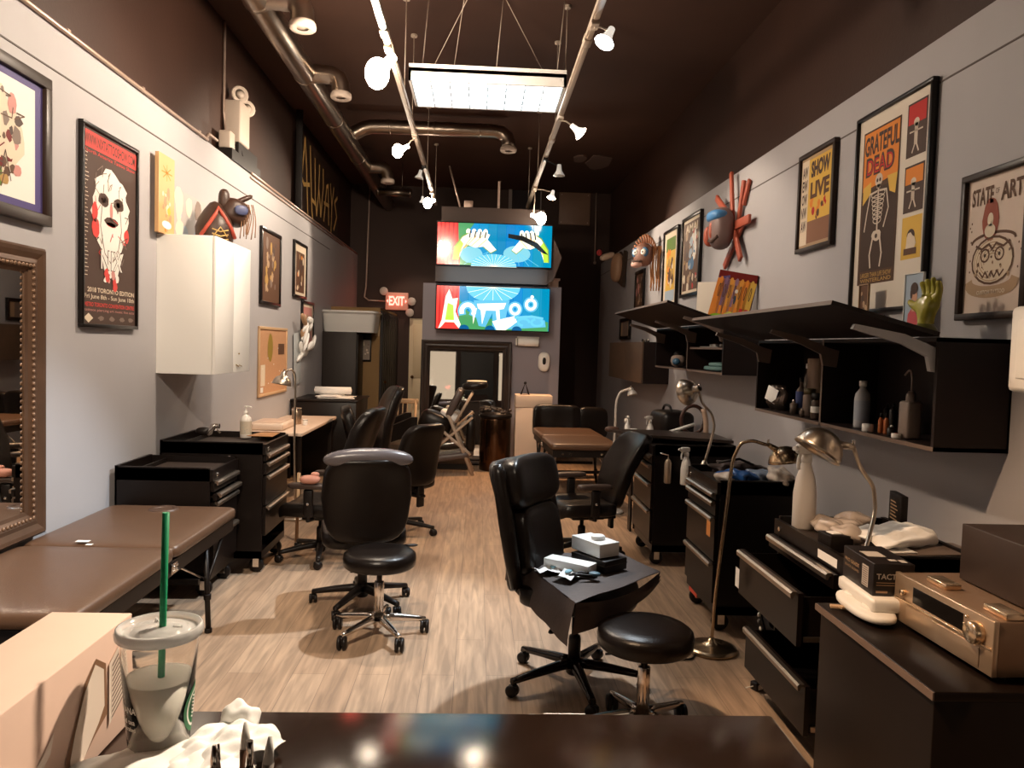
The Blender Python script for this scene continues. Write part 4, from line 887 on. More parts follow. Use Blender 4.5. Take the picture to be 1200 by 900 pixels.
bottle('dark_bottle', 'dark jar with a white label in the far half of the near wall cabinet', 'jar', cabpos(957,1.93), [(.032,0),(.033,.01),(.033,.10),(.028,.115)], mat('dark_amber',(.05,.03,.02),.2), [(.029,.113),(.03,.15),(0,.152)], PLAS, (.0336,.04,.075), WPL)
bottle('glass_jar', 'clear glass jar with an ochre lid between the dark jar and the blue bottle', 'jar', cabpos(948,1.99), [(.036,0),(.038,.01),(.038,.12),(.03,.135)], mat('smoky_glass',(.15,.11,.09),.1), [(.034,.133),(.034,.165),(0,.167)], mat('ochre_lid',(.10,.075,.03),.4))
bottle('blue_bottle', 'bottle with a dark blue label in the far half of the near wall cabinet', 'bottle', cabpos(938,2.0), [(.03,0),(.031,.01),(.031,.14),(.012,.17),(.012,.2)], mat('smoky_glass'), [(.013,.198),(.014,.225),(0,.226)], PLAS, (.0318,.04,.14), mat('navy_label',(.03,.05,.17),.4))
bottle('water_bottle', 'clear bottle with a white cap standing at the back of the near wall cabinet', 'bottle', cabpos(945,2.12), [(.03,0),(.031,.01),(.031,.2),(.012,.25),(.012,.28)], mat('smoky_glass'), [(.014,.278),(.015,.31),(0,.311)], WPL)
for px_, x_, r_, h_, lab in ((930,1.95,.022,.09,'small dark vial by the foil pouch in the near wall cabinet'),(940,1.915,.014,.05,'tiny vial in front of the blue bottle')):
    bottle('vial', lab, 'vial', cabpos(px_,x_), [(r_,0),(r_,h_*.7),(r_*.5,h_*.8)], mat('smoky_glass'), [(r_*.5,h_*.78),(r_*.5,h_)], CHROME)
t = thing('foil_pouch', 'crumpled dark foil pouch with a white label in the near wall cabinet', 'pouch', cabpos(912,1.97), .3); t.scale = (1.2,1.5,1.35)
mb = MB(); mb.pad((0,0,.06), (.07,.13,.13), .7, .7, fn=lambda p: Vector((p.x+.008*math.sin(p.z*90)+.006*math.sin(p.y*120), p.y, p.z))); mb.build('bag', mat('dark_foil',(.08,.06,.05),.25,.7), t)
mb = MB(); mb.box((-.038,.01,.075), (.004,.07,.07), PAPER, .001, rot=Matrix.Rotation(.35,3,'X')); mb.build('label_patch', PAPER, t)
# middle cabinet
q = P(726.5+0, 0+428, X=1.97)
t = thing('round_jar', 'round blue and white pot with a dark lid inside the middle wall cabinet', 'jar', (1.99, 7.55, 1.448))
mb = MB(); mb.lathe([(.03,0),(.06,.02),(.075,.06),(.065,.10),(.035,.12)], n=24, m=mat('white_glaze',(.4,.3,.25),.3)); mb.pad((-.03,-.05,.055),(.08,.08,.07),1,1,mat('blue_glaze',(.06,.16,.28),.3)); mb.build('pot', None, t)
mb = MB(); mb.lathe([(.04,.118),(.045,.13),(.03,.15),(0,.155)], n=20); mb.build('lid', PLAS, t)
t = thing('folded_cloth', 'pale teal folded cloth stack on the floor of the middle wall cabinet', 'cloth', (2.0, 6.25, 1.448))
mb = MB(); mb.pad((0,0,.022),(.2,.42,.04),.5,.5); mb.build('fold', mat('teal_cloth',(.12,.22,.22),.8), t); mb = MB(); mb.pad((0.01,-.03,.055),(.17,.34,.035),.5,.5); mb.build('fold', mat('teal_cloth'), t)
t = thing('metal_tray', 'small silver tray with white bits on the shelf of the middle wall cabinet', 'tray', (1.98, 6.35, 1.643))
mb = MB(); mb.bb(-.07,.07,-.3,.2,0,.008); mb.build('plate', NICKEL, t); mb = MB()
for k in range(5): mb.box((random.uniform(-.04,.04), -.2+.08*k, .018), (.03,.04,.02), None, .005, rot=k*.5)
mb.build('paper_bits', WPL, t)
for y_, lab in ((9.0,'small silver item left on the closed wall cabinet, nearest end'),(9.25,'second small silver item from the near end of the closed wall cabinet')):
    t = thing('metal_clip', lab, 'clip', (2.0,y_,1.70)); mb = MB(); mb.tube(smooth([(0,-.05,.012),(0,-.02,.03),(0,.03,.03),(0,.05,.012)],4),.012,n=8); mb.build('loop', CHROME, t)

# ------------------------------------------------------------------ pictures
FRB = mat('black_frame', (.009,.006,.005), .28, spec=.35); FRBR = mat('brown_frame', (.055,.030,.020), .4); FRD = mat('dark_wood_frame', (.028,.015,.010), .4, spec=.3)
INK = sw('ink',(.018,.010,.007)); CRM = sw('cream',(.70,.58,.44)); WHT = sw('white',(.78,.74,.68)); REDP = sw('red',(.50,.035,.03)); ORG = sw('orange2',(.72,.24,.04)); YEL = sw('yellow',(.68,.42,.08)); TAN = sw('tan',(.42,.28,.17)); BRN = sw('brown',(.12,.06,.035)); PUR = sw('purple',(.09,.07,.20)); PNK = sw('pink',(.55,.25,.22)); BLU = sw('blue',(.06,.16,.30)); GRN = sw('green',(.12,.20,.04)); SKY = sw('sky',(.35,.42,.50)); GRYP = sw('grey',(.22,.16,.13)); DKR = sw('dark_red',(.16,.015,.012)); GOLD = sw('gold',(.42,.25,.08))
def wallpic(name, lab, cat, side, y0, y1, z0, z1, fw=.03, fm=FRB, th=.025, bg=WHT, lean=0, x=None, glass=False, group=None, mats_=None):
    """side L: picture left edge is nearer (y0<y1 -> image right = +Y); side R: image right = -Y. y0 near, y1 far"""
    X = x if x is not None else (-2.2 if side == 'L' else 2.2)
    t = thing(name, lab, cat, (X, (y0+y1)/2, z0), 0, group); w_ = abs(y1-y0); h = z1-z0
    rz = PI/2 if side == 'L' else -PI/2
    t.rotation_euler = (0, 0, rz)      # local +X = image right, local -Y = towards the room
    M = Matrix.Rotation(-lean, 4, 'X')
    mb = MB(); mb.M = M
    if fw > 0:
        b_ = .004 if fw > .012 else 0
        mb.box((0,-th/2-.001,fw/2),(w_,th,fw),None,b_); mb.box((0,-th/2-.001,h-fw/2),(w_,th,fw),None,b_)
        mb.box((-w_/2+fw/2,-th/2-.001,h/2),(fw,th,h-2*fw+.004),None,b_); mb.box((w_/2-fw/2,-th/2-.001,h/2),(fw,th,h-2*fw+.004),None,b_)
        mb.build('frame', fm, t)
    mb = MB(); mb.M = M; 
    mb.box((0,-th*.25-.001,h/2),(w_-fw*1.6,th*.5,h-fw*1.6) if fw>0 else (w_,th*.5,h),bg)
    A = Art(mb, (-w_/2+fw, -th*.5-.0015, fw), (1,0,0), (0,0,1), w_-2*fw, h-2*fw)
    return t, mb, A
def yz(px, py, side): return P(px, py, X=(-2.2 if side == 'L' else 2.2))

# poster of a tattoo show
a, b = yz(91,134,'L'), yz(88,383,'L'); c = yz(158,180,'L')
t, mb, A = wallpic('framed_poster', 'tall black framed poster with a red heading and a white tattooed head', 'poster', 'L', a.y, c.y, b.z, (a.z+c.z)/2, .022, FRB, .03, INK)
RP = sw('bright_red',(.62,.07,.06))
A.quad(0,.90,1,.985,RP,1); A.text('WWW.NIXTATTOOSHOW.COM', .03,.915,.97,.97,INK,2,.02)
A.text('North America Tattoo Show', .03,.875,.97,.893,RP,2)
A.ell(.5,.62,.36,.13,WHT,1,22,.10); A.ell(.5,.72,.30,.10,WHT,1.5,20,.16); A.ell(.5,.55,.30,.20,WHT,1.8,22,.1)
for (x,y,rx,ry,m_) in ((.36,.66,.10,.035,INK),(.64,.66,.10,.035,INK),(.5,.555,.13,.025,INK),(.5,.61,.03,.05,PNK),(.2,.58,.05,.05,RP),(.22,.5,.07,.05,RP),(.8,.5,.05,.04,RP),(.36,.66,.05,.015,PNK),(.64,.66,.05,.015,PNK),(.5,.54,.09,.012,RP)): A.ell(x,y,rx,ry,m_,3,14,.12)
A.line([(.36,.74),(.30,.52),(.38,.38),(.5,.33),(.62,.38),(.70,.52),(.64,.74)], .006, BRN, 4)
for k in range(26): 
    x = random.uniform(.22,.78); y = random.uniform(.32,.80); A.line([(x,y),(x+random.uniform(-.07,.07),y+random.uniform(-.05,.05)),(x+random.uniform(-.1,.1),y+random.uniform(-.05,.05))], .005, random.choice((INK,RP,GRYP)), 4.5)
A.poly([(.30,.40),(.38,.28),(.62,.26),(.74,.40)], WHT, 3.2); A.text('NIX', .30,.29,.72,.40,INK,5,.02); A.text('NIX', .31,.295,.71,.395,WHT,6)
A.blobs(10,.38,.20,.62,.28,.02,.045,(RP,WHT,PNK),5)
for y in [.25+.02*i for i in range(32)]: A.line([(.03,y),(.03+random.uniform(.02,.07),y)], .004, CRM, 2)
A.text('2018 TORONTO EDITION', .08,.165,.97,.19,CRM,2,.02); A.text('Fri June 8th - Sun June 10th', .03,.125,.97,.155,CRM,2,.01); A.text('METRO TORONTO CONVENTION CENTRE', .03,.09,.97,.112,RP,2,.02); A.text('tattoos piercing art music live acts', .03,.062,.97,.08,PNK,2)
A.poly([(.10,.005),(.18,.03),(.10,.055),(.02,.03)], CRM, 2)
for x in (.32,.52,.72,.9): A.ell(x,.03,.05,.012,GRYP,2,12,.3)
mb.build('print', None, t)
# large framed art with purple mat
a, b, c = yz(52,94,'L'), yz(47,265,'L'), yz(0,66,'L')
t, mb, A = wallpic('framed_picture', 'large framed drawing with a purple mat at the upper left edge, above the mirror', 'picture', 'L', 2.95, a.y, b.z, a.z, .055, FRD, .04, PUR)
A.quad(.07,.06,.93,.94,WHT,1)
A.ell(.5,.50,.34,.34,CRM,2,24,.06)
A.blobs(70,.22,.22,.80,.84,.012,.045,(PNK,BRN,INK,CRM,GRYP,DKR),3); A.blobs(14,.3,.15,.7,.30,.02,.04,(GOLD,GRN,INK,PNK),4)
for k in range(30):
    x = random.uniform(.2,.8); y = random.uniform(.2,.85); A.line([(x,y),(x+random.uniform(-.1,.1),y+random.uniform(-.1,.1)),(x+random.uniform(-.12,.12),y+random.uniform(-.12,.12))], .006, random.choice((INK,BRN,DKR)), 5)
mb.build('print', None, t)
# small dark framed pictures on the left wall
for (px0,py0,px1,py1,lab,kind) in ((304,273,326,358,'dark framed picture just right of the white cabinet on the left wall',0),(343,285,357,350,'narrow framed picture with cream mat, middle of three small left wall pictures',1),(352.5,352,365,412,'narrow pinkish framed picture, lowest of three small left wall pictures',2)):
    a, b = yz(px0,py0,'L'), yz(px1,py1,'L'); zb = yz(px0,py1-2,'L').z; zt = yz(px1,py0+3,'L').z
    t, mb, A = wallpic('framed_picture', lab, 'picture', 'L', a.y, b.y, zb, zt, .035, FRB, .03, BRN if kind==0 else CRM)
    if kind == 0: A.blobs(26,.2,.12,.8,.88,.03,.08,(BRN,TAN,INK,GOLD,GRYP),1)
    if kind == 1: A.quad(.14,.06,.86,.86,BRN,1); A.blobs(24,.25,.12,.75,.8,.03,.07,(TAN,INK,ORG,CRM,BRN),2)
    if kind == 2: A.quad(.1,.05,.9,.93,PNK,1); A.blobs(20,.2,.1,.8,.85,.03,.08,(TAN,CRM,BRN,SKY),2)
    mb.build('print', None, t)
# cork board
a, b = yz(302,382,'L'), yz(334,460,'L')
CORK = mat('cork', (.50,.26,.13), .85, noise=(.15,60)); 
t, mb, A = wallpic('cork_board', 'orange-brown cork board in a light wooden frame on the left wall', 'cork board', 'L', a.y, b.y, yz(302,466,'L').z, yz(302,382,'L').z, .03, mat('light_wood',(.52,.33,.18),.5), .02, CORK)
A.ell(.38,.72,.10,.22,sw('olive_stroke',(.30,.20,.04)),1,14,.1); A.quad(.68,.6,.92,.78,BRN,1); A.quad(.05,.12,.2,.45,CRM,1); A.quad(.05,.02,.14,.1,WHT,1)
for k in range(8): A.ell(random.uniform(.1,.9),random.uniform(.05,.95),.012,.012,WHT,2,6)
mb.build('board', None, t)
# white feather-like paper garland beside the board
q = yz(352,420,'L'); t = thing('paper_garland', 'torn white and tan papers pinned to the wall right of the cork board', 'papers', (-2.2, q.y, 1.30))
for k in range(15):
    z = .55-.045*k if k < 11 else .55-.045*(k-11)*2; mb = MB(); R3q = Matrix.Rotation(random.uniform(-.9,.9),3,'X') @ Matrix.Rotation(random.uniform(.1,.5),3,'Y')
    mb.pad((.035+random.uniform(0,.07), random.uniform(-.28,.28), z), (.05,random.uniform(.18,.34),random.uniform(.07,.13)), .8, .9, rot=R3q, nu=12, nv=6); mb.build('paper_scrap', mat('tan_paper',(.45,.28,.16),.8) if k in (0,4) else PAPER, t)
mb = MB(); mb.box((.02,-.25,.08),(.01,.32,.62),None,.001,rot=Matrix.Rotation(.1,3,'X')); mb.build('backing_sheet', mat('blue_grey_paper',(.40,.42,.43),.7), t)
# wooden painting resting on the white cabinet
a, b = P(187,177,X=-2.14), P(206,276,X=-2.14)
t, mb, A = wallpic('wood_panel_painting', 'narrow wood plank painted with an orange flower, standing on the white cabinet', 'painting', 'L', a.y, b.y-.02, 2.294, a.z, 0, FRB, .05, mat('honey_wood',(.62,.36,.16),.5), x=-2.17)
for k in range(8): A.line([(.5,.78),(.5+.33*math.cos(k*PI/4),.78+.10*math.sin(k*PI/4))], .008, ORG, 1)
A.blobs(16,.25,.1,.75,.55,.05,.11,(CRM,ORG,YEL,TAN),1); A.ell(.5,.12,.3,.05,WHT,2)
mb.build('panel', None, t)
# grey leaning prints
a = P(235,226,X=-2.12); t, mb, A = wallpic('leaning_print', 'pale grey sketch print between the wood plank and the leather sculpture', 'print', 'L', P(207,250,X=-2.15).y, P(246,250,X=-2.15).y, 2.294, 2.66, 0, FRB, .012, mat('pale_grey_print',(.42,.38,.36),.6), x=-2.19)
A.blobs(12,.1,.1,.9,.8,.05,.12,(GRYP,SKY,CRM),1); mb.build('sheet', None, t)
# leather sculpture: boot-like mask with tassels
q = P(252,272,X=-1.95); t = thing('leather_sculpture', 'dark leather sculpture with a red band and tassels on the white cabinet', 'sculpture', (-1.97, q.y+.05, 2.297), .62); t.scale = (.82,.82,.82)
DL = mat('dark_brown_leather',(.040,.018,.011),.45,bump=.2,bscale=40)
mb = MB(); mb.lathe([(.15,0),(.16,.03),(.165,.14),(.14,.22),(.09,.30),(.045,.36),(.0,.38)], (0,0,0), n=24); mb.build('body', DL, t)
mb = MB(); mb.tube([(-.15,-.10,.05),(-.10,-.135,.14),(-.03,-.13,.25),(0,-.10,.31),(.03,-.13,.25),(.10,-.135,.14),(.15,-.10,.05)], .017, n=8); mb.build('red_band', mat('red_leather',(.38,.06,.035),.5), t)
mb = MB()
for a_ in range(3): mb.tube([(-.07,-.163,.03+.04*a_),(0,-.168,.01+.04*a_),(.07,-.163,.03+.04*a_)], .006, n=6)
mb.tube([(-.06,-.165,.05),(0,-.17,.13),(.06,-.165,.05)], .006, n=6); mb.build('gold_star', mat('gold_thread',(.45,.30,.10),.5), t)
mb = MB(); mb.pad((.18,.02,.30),(.26,.24,.24),.7,.8,rot=Matrix.Rotation(.4,3,'Y')); mb.pad((.24,-.0,.42),(.22,.10,.05),.8,.8,rot=Matrix.Rotation(-.5,3,'Y')); mb.pad((.08,.0,.40),(.10,.10,.20),.8,.9); hd_ = mb.build('hooded_head', DL, t)
mb = MB(); mb.pad((.20,-.11,.31),(.12,.04,.09),.8,.8); mb.build('blue_patch', mat('navy_leather',(.05,.06,.13),.5), hd_)
for k in range(8): mb = MB(); x_ = .20+.018*k; mb.tube(smooth([(x_,-.06+.01*(k%3),.38),(x_+.02,-.08,.25),(x_+.02*math.sin(k),-.08,.06+.02*(k%3))],4), .005, n=5); mb.build('tassel', mat('brown_tassel',(.20,.10,.05),.7), t)
# black graffiti canvas above the ledge
a, b = P(346,150,X=-2.32), P(397,262,X=-2.32)
yA, yB_ = P(347,200,X=-2.30).y, P(395,240,X=-2.30).y
t, mb, A = wallpic('graffiti_canvas', 'large black canvas with gold graffiti lettering standing on the left wall ledge', 'painting', 'L', yA, yB_, ZL+.03, P(348,150,X=-2.30).z, 0, FRB, .03, mat('canvas_brown_black',(.040,.020,.012),.55,noise=(.4,4)), x=-2.30)
GP = mat('gold_paint',(.75,.46,.15),.5)
def stk(pts): A.line(pts, .055, GP, 1.5)
stk([(.04,.10),(.10,.62),(.14,.98),(.18,.62),(.22,.06)]); stk([(.03,.52),(.13,.40),(.25,.46)]); stk([(.25,.95),(.28,.5),(.31,.15),(.33,.05)]); stk([(.30,.30),(.38,.28)])
stk([(.36,.86),(.38,.35),(.42,.15),(.46,.5),(.47,.84)]); stk([(.47,.5),(.52,.18),(.57,.6),(.56,.84)]); stk([(.60,.15),(.66,.66),(.70,.70),(.73,.15)]); stk([(.60,.4),(.73,.42)]); stk([(.76,.75),(.81,.45),(.86,.75)]); stk([(.81,.45),(.80,.05)]); stk([(.97,.66),(.89,.55),(.96,.36),(.88,.14)])
mb.build('canvas', None, t)
mb = MB(); mb.box((-abs(yB_-yA)/2-.02,-.04,.74),(.035,.08,1.5),None,.004); mb.build('side_board', mat('board_black',(.010,.006,.005),.6), t)
# right wall pictures
def rq(x0,y0,x1,y1):   # left-far edge x0, right-near edge x1; y0 top at x0, y1 bottom at x0
    a_ = yz(x0,y0,'R'); b_ = yz(x0,y1,'R'); c_ = yz(x1,(y0+y1)/2,'R'); return c_.y, a_.y, b_.z, a_.z
t, mb, A = wallpic('framed_poster', 'large framed poster headed GRATEFUL DEAD with a skeleton and small cards', 'poster', 'R', *rq(1011,142,1093,368), .022, FRB, .035, mat('cream_mat',(.66,.58,.48),.5))
A.quad(.07,.13,.62,.93,sw('poster_brown',(.085,.045,.028)),1); A.poly([(.09,.62),(.60,.66),(.60,.92),(.09,.92)], ORG, 2); A.quad(.10,.20,.60,.62,sw('poster_brown2',(.06,.035,.025)),2)
A.poly([(.10,.64),(.10,.55),(.22,.60),(.22,.66)], YEL, 2.5); A.poly([(.46,.66),(.60,.66),(.58,.56),(.50,.58)], YEL, 2.5)
A.text('GRATEFUL', .10,.80,.60,.90,INK,3.5,.03); A.text('DEAD', .13,.69,.55,.79,INK,3.5,.05); A.text('DEAD', .15,.70,.53,.775,REDP,4,.0)
BONE = sw('bone',(.62,.52,.42))
A.ell(.34,.655,.055,.035,BONE,5,16); A.ell(.32,.655,.014,.010,INK,6); A.ell(.36,.655,.014,.010,INK,6); A.quad(.315,.615,.365,.635,BONE,5)
A.line([(.34,.62),(.345,.40)], .014, BONE, 5)
for k in range(7): A.ring(.34,.585-.022*k,.10-.007*k,.018,.006,BONE,5,12,0,PI); A.ring(.34,.585-.022*k,.10-.007*k,.018,.006,BONE,5,12,PI,2*PI)
A.ell(.34,.375,.07,.028,BONE,5,14,.1); A.ell(.34,.372,.02,.012,INK,6)
for s_ in (-1,1):
    A.line([(.34+s_*.02,.60),(.34+s_*.12,.595),(.34+s_*.16,.50),(.34+s_*(.19 if s_<0 else .10),.41)], .011, BONE, 5.3)
    A.line([(.34+s_*.05,.37),(.34+s_*.09,.28),(.34+s_*.07,.215)], .014, BONE, 5.3)
A.text('LARGER THAN LIFE SHOW', .12,.165,.58,.19,GOLD,3,.02); A.text('WINTERLAND', .12,.14,.58,.16,GOLD,3,.02)
for (y0,y1,m_) in ((.70,.955,REDP),(.44,.66,ORG),(.44,.44,ORG)):
    if y1>y0: A.quad(.70,y0,.95,y1,INK,1); A.quad(.715,y0+(y1-y0)*.6,.935,y1-.01,m_,2); A.ell(.82,(y0+y1)/2+.03,.035,.02,BONE,3); A.line([(.82,(y0+y1)/2+.02),(.82,y0+.06)],.03,BONE,3); A.line([(.74,(y0+y1)/2-.01),(.90,(y0+y1)/2-.01)],.008,BONE,3); A.line([(.78,y0+.02),(.82,y0+.07),(.86,y0+.02)],.010,BONE,3)
A.quad(.70,.22,.95,.42,YEL,1); A.ell(.82,.33,.05,.03,INK,2); A.ell(.82,.29,.06,.05,CRM,3,12,.2); A.quad(.74,.24,.90,.27,BRN,4)
mb.build('print', None, t)
t, mb, A = wallpic('framed_poster', 'framed cream poster headed STATE OF ART at the right edge', 'poster', 'R', yz(1215,280,'R').y, yz(1133,280,'R').y, yz(1133,376,'R').z, yz(1136,209,'R').z, .03, FRD, .04, mat('faded_poster',(.62,.49,.40),.55))
A.text('STATE', .08,.80,.45,.93,BRN,2,.03); A.text('OF', .48,.86,.54,.90,BRN,2); A.text('ART', .57,.80,.92,.93,BRN,2,.03)
A.ell(.42,.68,.14,.16,sw('faded_red',(.30,.08,.05)),2,18,.05); A.ell(.42,.68,.05,.05,CRM,3); A.ell(.42,.60,.09,.05,CRM,3)
A.ring(.48,.52,.36,.06,.012,BRN,2,20,0,PI); A.ell(.48,.38,.34,.16,CRM,1.5,20,.04); A.ring(.48,.38,.34,.17,.010,BRN,2)
for x in (.36,.60): A.ring(x,.42,.07,.045,.008,BRN,3); A.ell(x,.42,.022,.014,INK,3)
A.line([(.28,.30),(.34,.26),(.38,.30),(.43,.255),(.48,.30),(.53,.255),(.58,.30),(.62,.26),(.68,.30)],.008,BRN,3)
for k in range(6): A.ring(.48,.38,.10+.04*k,.05+.02*k,.004,TAN,2.2,18,PI*.1*k,PI*(1+.12*k))
A.line([(.2,.5),(.3,.47),(.42,.5),(.48,.46),(.54,.5),(.66,.47),(.76,.5)],.010,BRN,3.2); A.blobs(30,.2,.24,.78,.5,.008,.02,(TAN,BRN,GRYP),2.5)
A.ring(.48,.22,.38,.07,.05,TAN,2,16,PI,2*PI); A.text('CUSTOM TATTOO', .25,.135,.72,.165,CRM,4,.02)
for k in range(10): A.ell(random.choice((.07,.1,.9,.94)),random.uniform(.2,.75),.012,.01,BRN,2,5)
mb.build('print', None, t)
t, mb, A = wallpic('framed_poster', 'yellow and orange poster with dark lettering, left of the large skeleton poster', 'poster', 'R', *rq(942,185,981,297), .03, FRD, .035, TAN)
A.quad(.1,.28,.95,.96,YEL,1); A.quad(.02,.03,.25,.97,CRM,2); A.quad(.1,.04,.95,.28,sw('teal_rust',(.25,.12,.07)),1)
for k in range(5): A.text('AEON'[k%4]+'W', .05,.78-.15*k,.22,.90-.15*k,INK,3,.03)
A.text('SHOW',.32,.75,.9,.93,INK,3,.05); A.text('LIVE',.32,.52,.9,.70,BRN,3,.05); A.blobs(16,.3,.3,.9,.55,.02,.06,(ORG,REDP,BRN,YEL),2); mb.build('print', None, t)
t, mb, A = wallpic('framed_picture', 'framed picture with a blue and white figure, beside the red plank sculpture', 'picture', 'R', *rq(803,258,823,349), .035, FRB, .035, CRM)
A.quad(.05,.04,.95,.96,BRN,1); A.blobs(40,.12,.08,.88,.90,.03,.08,(TAN,BRN,INK,GOLD,REDP,CRM),2); A.blobs(18,.4,.35,.75,.75,.05,.1,(BLU,SKY,WHT),3); A.text('AMAI',.15,.82,.85,.93,CRM,4.5,.03); mb.build('print', None, t)
t, mb, A = wallpic('framed_picture', 'narrow framed yellow picture with a cream border above the middle wall cabinet', 'picture', 'R', *rq(781,273,796,362), .035, FRB, .035, CRM)
A.quad(.15,.05,.85,.92,YEL,1); A.quad(.15,.74,.85,.92,GRN,2); A.quad(.15,.05,.85,.2,SKY,2); A.blobs(16,.3,.2,.7,.8,.05,.10,(GOLD,ORG,CRM,BRN),3); mb.build('print', None, t)
t, mb, A = wallpic('framed_picture', 'small dark framed picture above the far end of the middle wall cabinet', 'picture', 'R', *rq(746.5,319,756,366), .05, FRB, .03, BRN)
A.blobs(18,.1,.1,.9,.9,.06,.12,(BRN,TAN,INK,GRYP,PNK),1); mb.build('print', None, t)
t, mb, A = wallpic('framed_picture', 'tall narrow black frame partly hidden under the farthest raised cabinet door', 'picture', 'R', *rq(729,374,740,398), .05, FRB, .04, TAN); A.quad(.2,.02,.8,.98,GRYP,1); mb.build('print', None, t)

# colourful box painting and white canvas on top of the cabinets
q = P(845,345,X=2.05)
YC_ = 6.30
t, mb, A = wallpic('leaning_canvas', 'plain off-white canvas leaning on the wall behind the colourful painting', 'canvas', 'R', 0, .34, 1.842, 2.20, 0, FRB, .02, mat('off_white_canvas',(.70,.62,.52),.7), x=2.0); t.location = (2.01, 6.45, 1.842); t.rotation_euler = (-.05, 0, -.55); A.ell(.45,.75,.03,.03,TAN,1); A.ell(.7,.5,.02,.02,GRYP,1); mb.build('canvas', None, t)
t, mb, A = wallpic('box_painting', 'dark red box canvas painted with upright orange and purple fingers', 'painting', 'R', 0, .30, 1.85, 2.25, 0, FRB, .10, mat('dark_red_box',(.13,.012,.016),.5), x=2.04, lean=.08); t.location = (2.00, 6.10, 1.845); t.rotation_euler = (0,.18,-.45)
A.quad(0,0,1,1,DKR,1); A.poly([(0,0),(0,.85),(.3,.92),(.2,0)], PUR, 2)
cols = (ORG, sw('mauve',(.22,.12,.20)), sw('amber',(.72,.32,.06)), sw('lilac',(.28,.16,.24)), sw('amber',(.72,.32,.06)), ORG, YEL)
for k in range(7): x = .04+.135*k; A.line([(x+.02,.08),(x+.06,.80)], .062, cols[k], 3); A.ell(x+.063,.80,.05,.08,cols[k],3.2,12); A.quad(x+.01,.1,x+.09,.3,REDP if k>4 else ORG,3.5); A.ring(x+.06,.6,.02,.13,.005,BRN,4)
A.ell(.55,.45,.03,.09,sw('denim',(.05,.07,.11)),5); A.ell(.55,.62,.04,.04,WHT,5.2); A.ell(.3,.06,.3,.07,sw('lime',(.25,.45,.03)),5,16,.1); A.ell(.5,.12,.14,.08,sw('lime_yellow',(.6,.6,.12)),5.4,14,.15); A.ell(.75,.05,.14,.06,CRM,5.2,14,.2)
mb.build('canvas', None, t)
# white rolled sheet near it
t = thing('paper_strip', 'short white paper strip lying on the middle cabinet door beside the leaning canvas', 'paper', (1.95, 6.0, 1.84), .2); mb = MB(); mb.box((0,-.02,.03),(.03,.25,.012),None,.004); mb.build('sheet', PAPER, t)

# small photos and toys on the near cabinet
def standing(name, lab, px0, px1, pyt, X, fw, fm, bg, th=.012):
    y1, y0 = P(px0,350,X=X).y, P(px1,350,X=X).y; zt = P(px0, pyt, X=X).z
    return wallpic(name, lab, 'photo' if 'photo' in name else 'picture', 'R', y0, y1, 1.715, zt, fw, fm, th, bg, x=X+.012)
t, mb, A = standing('photo_print', 'photo of a dark-haired person in a red shirt, standing by the green hand', 1059, 1081, 322, 2.13, .004, WPL, SKY)
A.poly([(.15,0),(.22,.34),(.42,.44),(.70,.42),(.9,.3),(.95,0)], sw('rose_shirt',(.55,.10,.11)), 1); A.quad(.42,.38,.62,.52,sw('skin',(.55,.30,.19)),2); A.ell(.53,.62,.17,.15,sw('skin',(.55,.30,.19)),2.5); A.ell(.52,.76,.20,.10,INK,3); A.ell(.38,.68,.07,.09,INK,3.2); mb.build('print', None, t)
t, mb, A = standing('picture_tile', 'small narrow brown picture tile at the lower left corner of the skeleton poster', 1006, 1017, 334, 2.10, .006, TAN, BRN); A.blobs(10,.2,.1,.8,.9,.08,.16,(TAN,GRYP,INK),1); mb.build('print', None, t)
q = P(1037,356,X=2.12); t = thing('figurine', 'tiny black and white pointed figurine in front of the skeleton poster', 'figurine', (2.12, q.y, 1.712))
mb = MB(); mb.lathe([(.012,0),(.022,.01),(.026,.04),(.018,.07),(.01,.085),(.012,.1),(.0,.115)], n=14); mb.build('body', PLAS, t); mb = MB(); mb.pad((-.02,0,.045),(.012,.02,.04),1,1); mb.build('belly', WPL, t)

# yellow-green hand sculpture
q = P(1092,388,X=1.98); HM = mat('glazed_olive_hand', (.42,.38,.05), .25, noise=(.45,7), coat=.4)
t = thing('hand_sculpture', 'glossy yellow-green ceramic hand with fingers raised, on the near cabinet', 'sculpture', (1.98, 3.33, 1.705), PI)
s_ = 1.0
bm_me = bpy.data.meshes.new('hand'); vs = []; es = []; rad = []
def V(p, r): vs.append(p); rad.append(r); return len(vs)-1
# local after 180 turn: +X towards room(-X world), +Y away from viewer
w0 = V((0,0,0), .042); w1 = V((0,0,.05), .034); w2 = V((0,0,.10), .040); es += [(w0,w1),(w1,w2)]
p1_ = V((0,0,.135), .048); es.append((w2,p1_))
def finger(root, pts, rs):
    i = root
    for p, r in zip(pts, rs): j = V(p, r); es.append((i, j)); i = j
for k, (y_, L_) in enumerate(((.052,.060),(.020,.078),(-.014,.074),(-.046,.066))):
    finger(p1_, [(-.015,y_*.75,.158),(-.020,y_,.178),(-.018,y_*1.18,.178+L_*.5),(-.004,y_*1.28,.178+L_)], [.028,.0155,.0145,.0115])
finger(p1_, [(.01,-.05,.130),(.015,-.085,.140),(.012,-.118,.158)], [.026,.018,.012])
bm_me.from_pydata(vs, es, []); ho = bpy.data.objects.new('hand', bm_me); C.objects.link(ho)
sk = ho.modifiers.new('s','SKIN'); ho.modifiers.new('d','SUBSURF').levels = 2
for i, v in enumerate(bm_me.skin_vertices[0].data): v.radius = (rad[i], rad[i]); v.use_root = (i == 0)
bpy.context.view_layer.update(); me2 = bpy.data.meshes.new_from_object(ho.evaluated_get(bpy.context.evaluated_depsgraph_get())); bpy.data.objects.remove(ho)
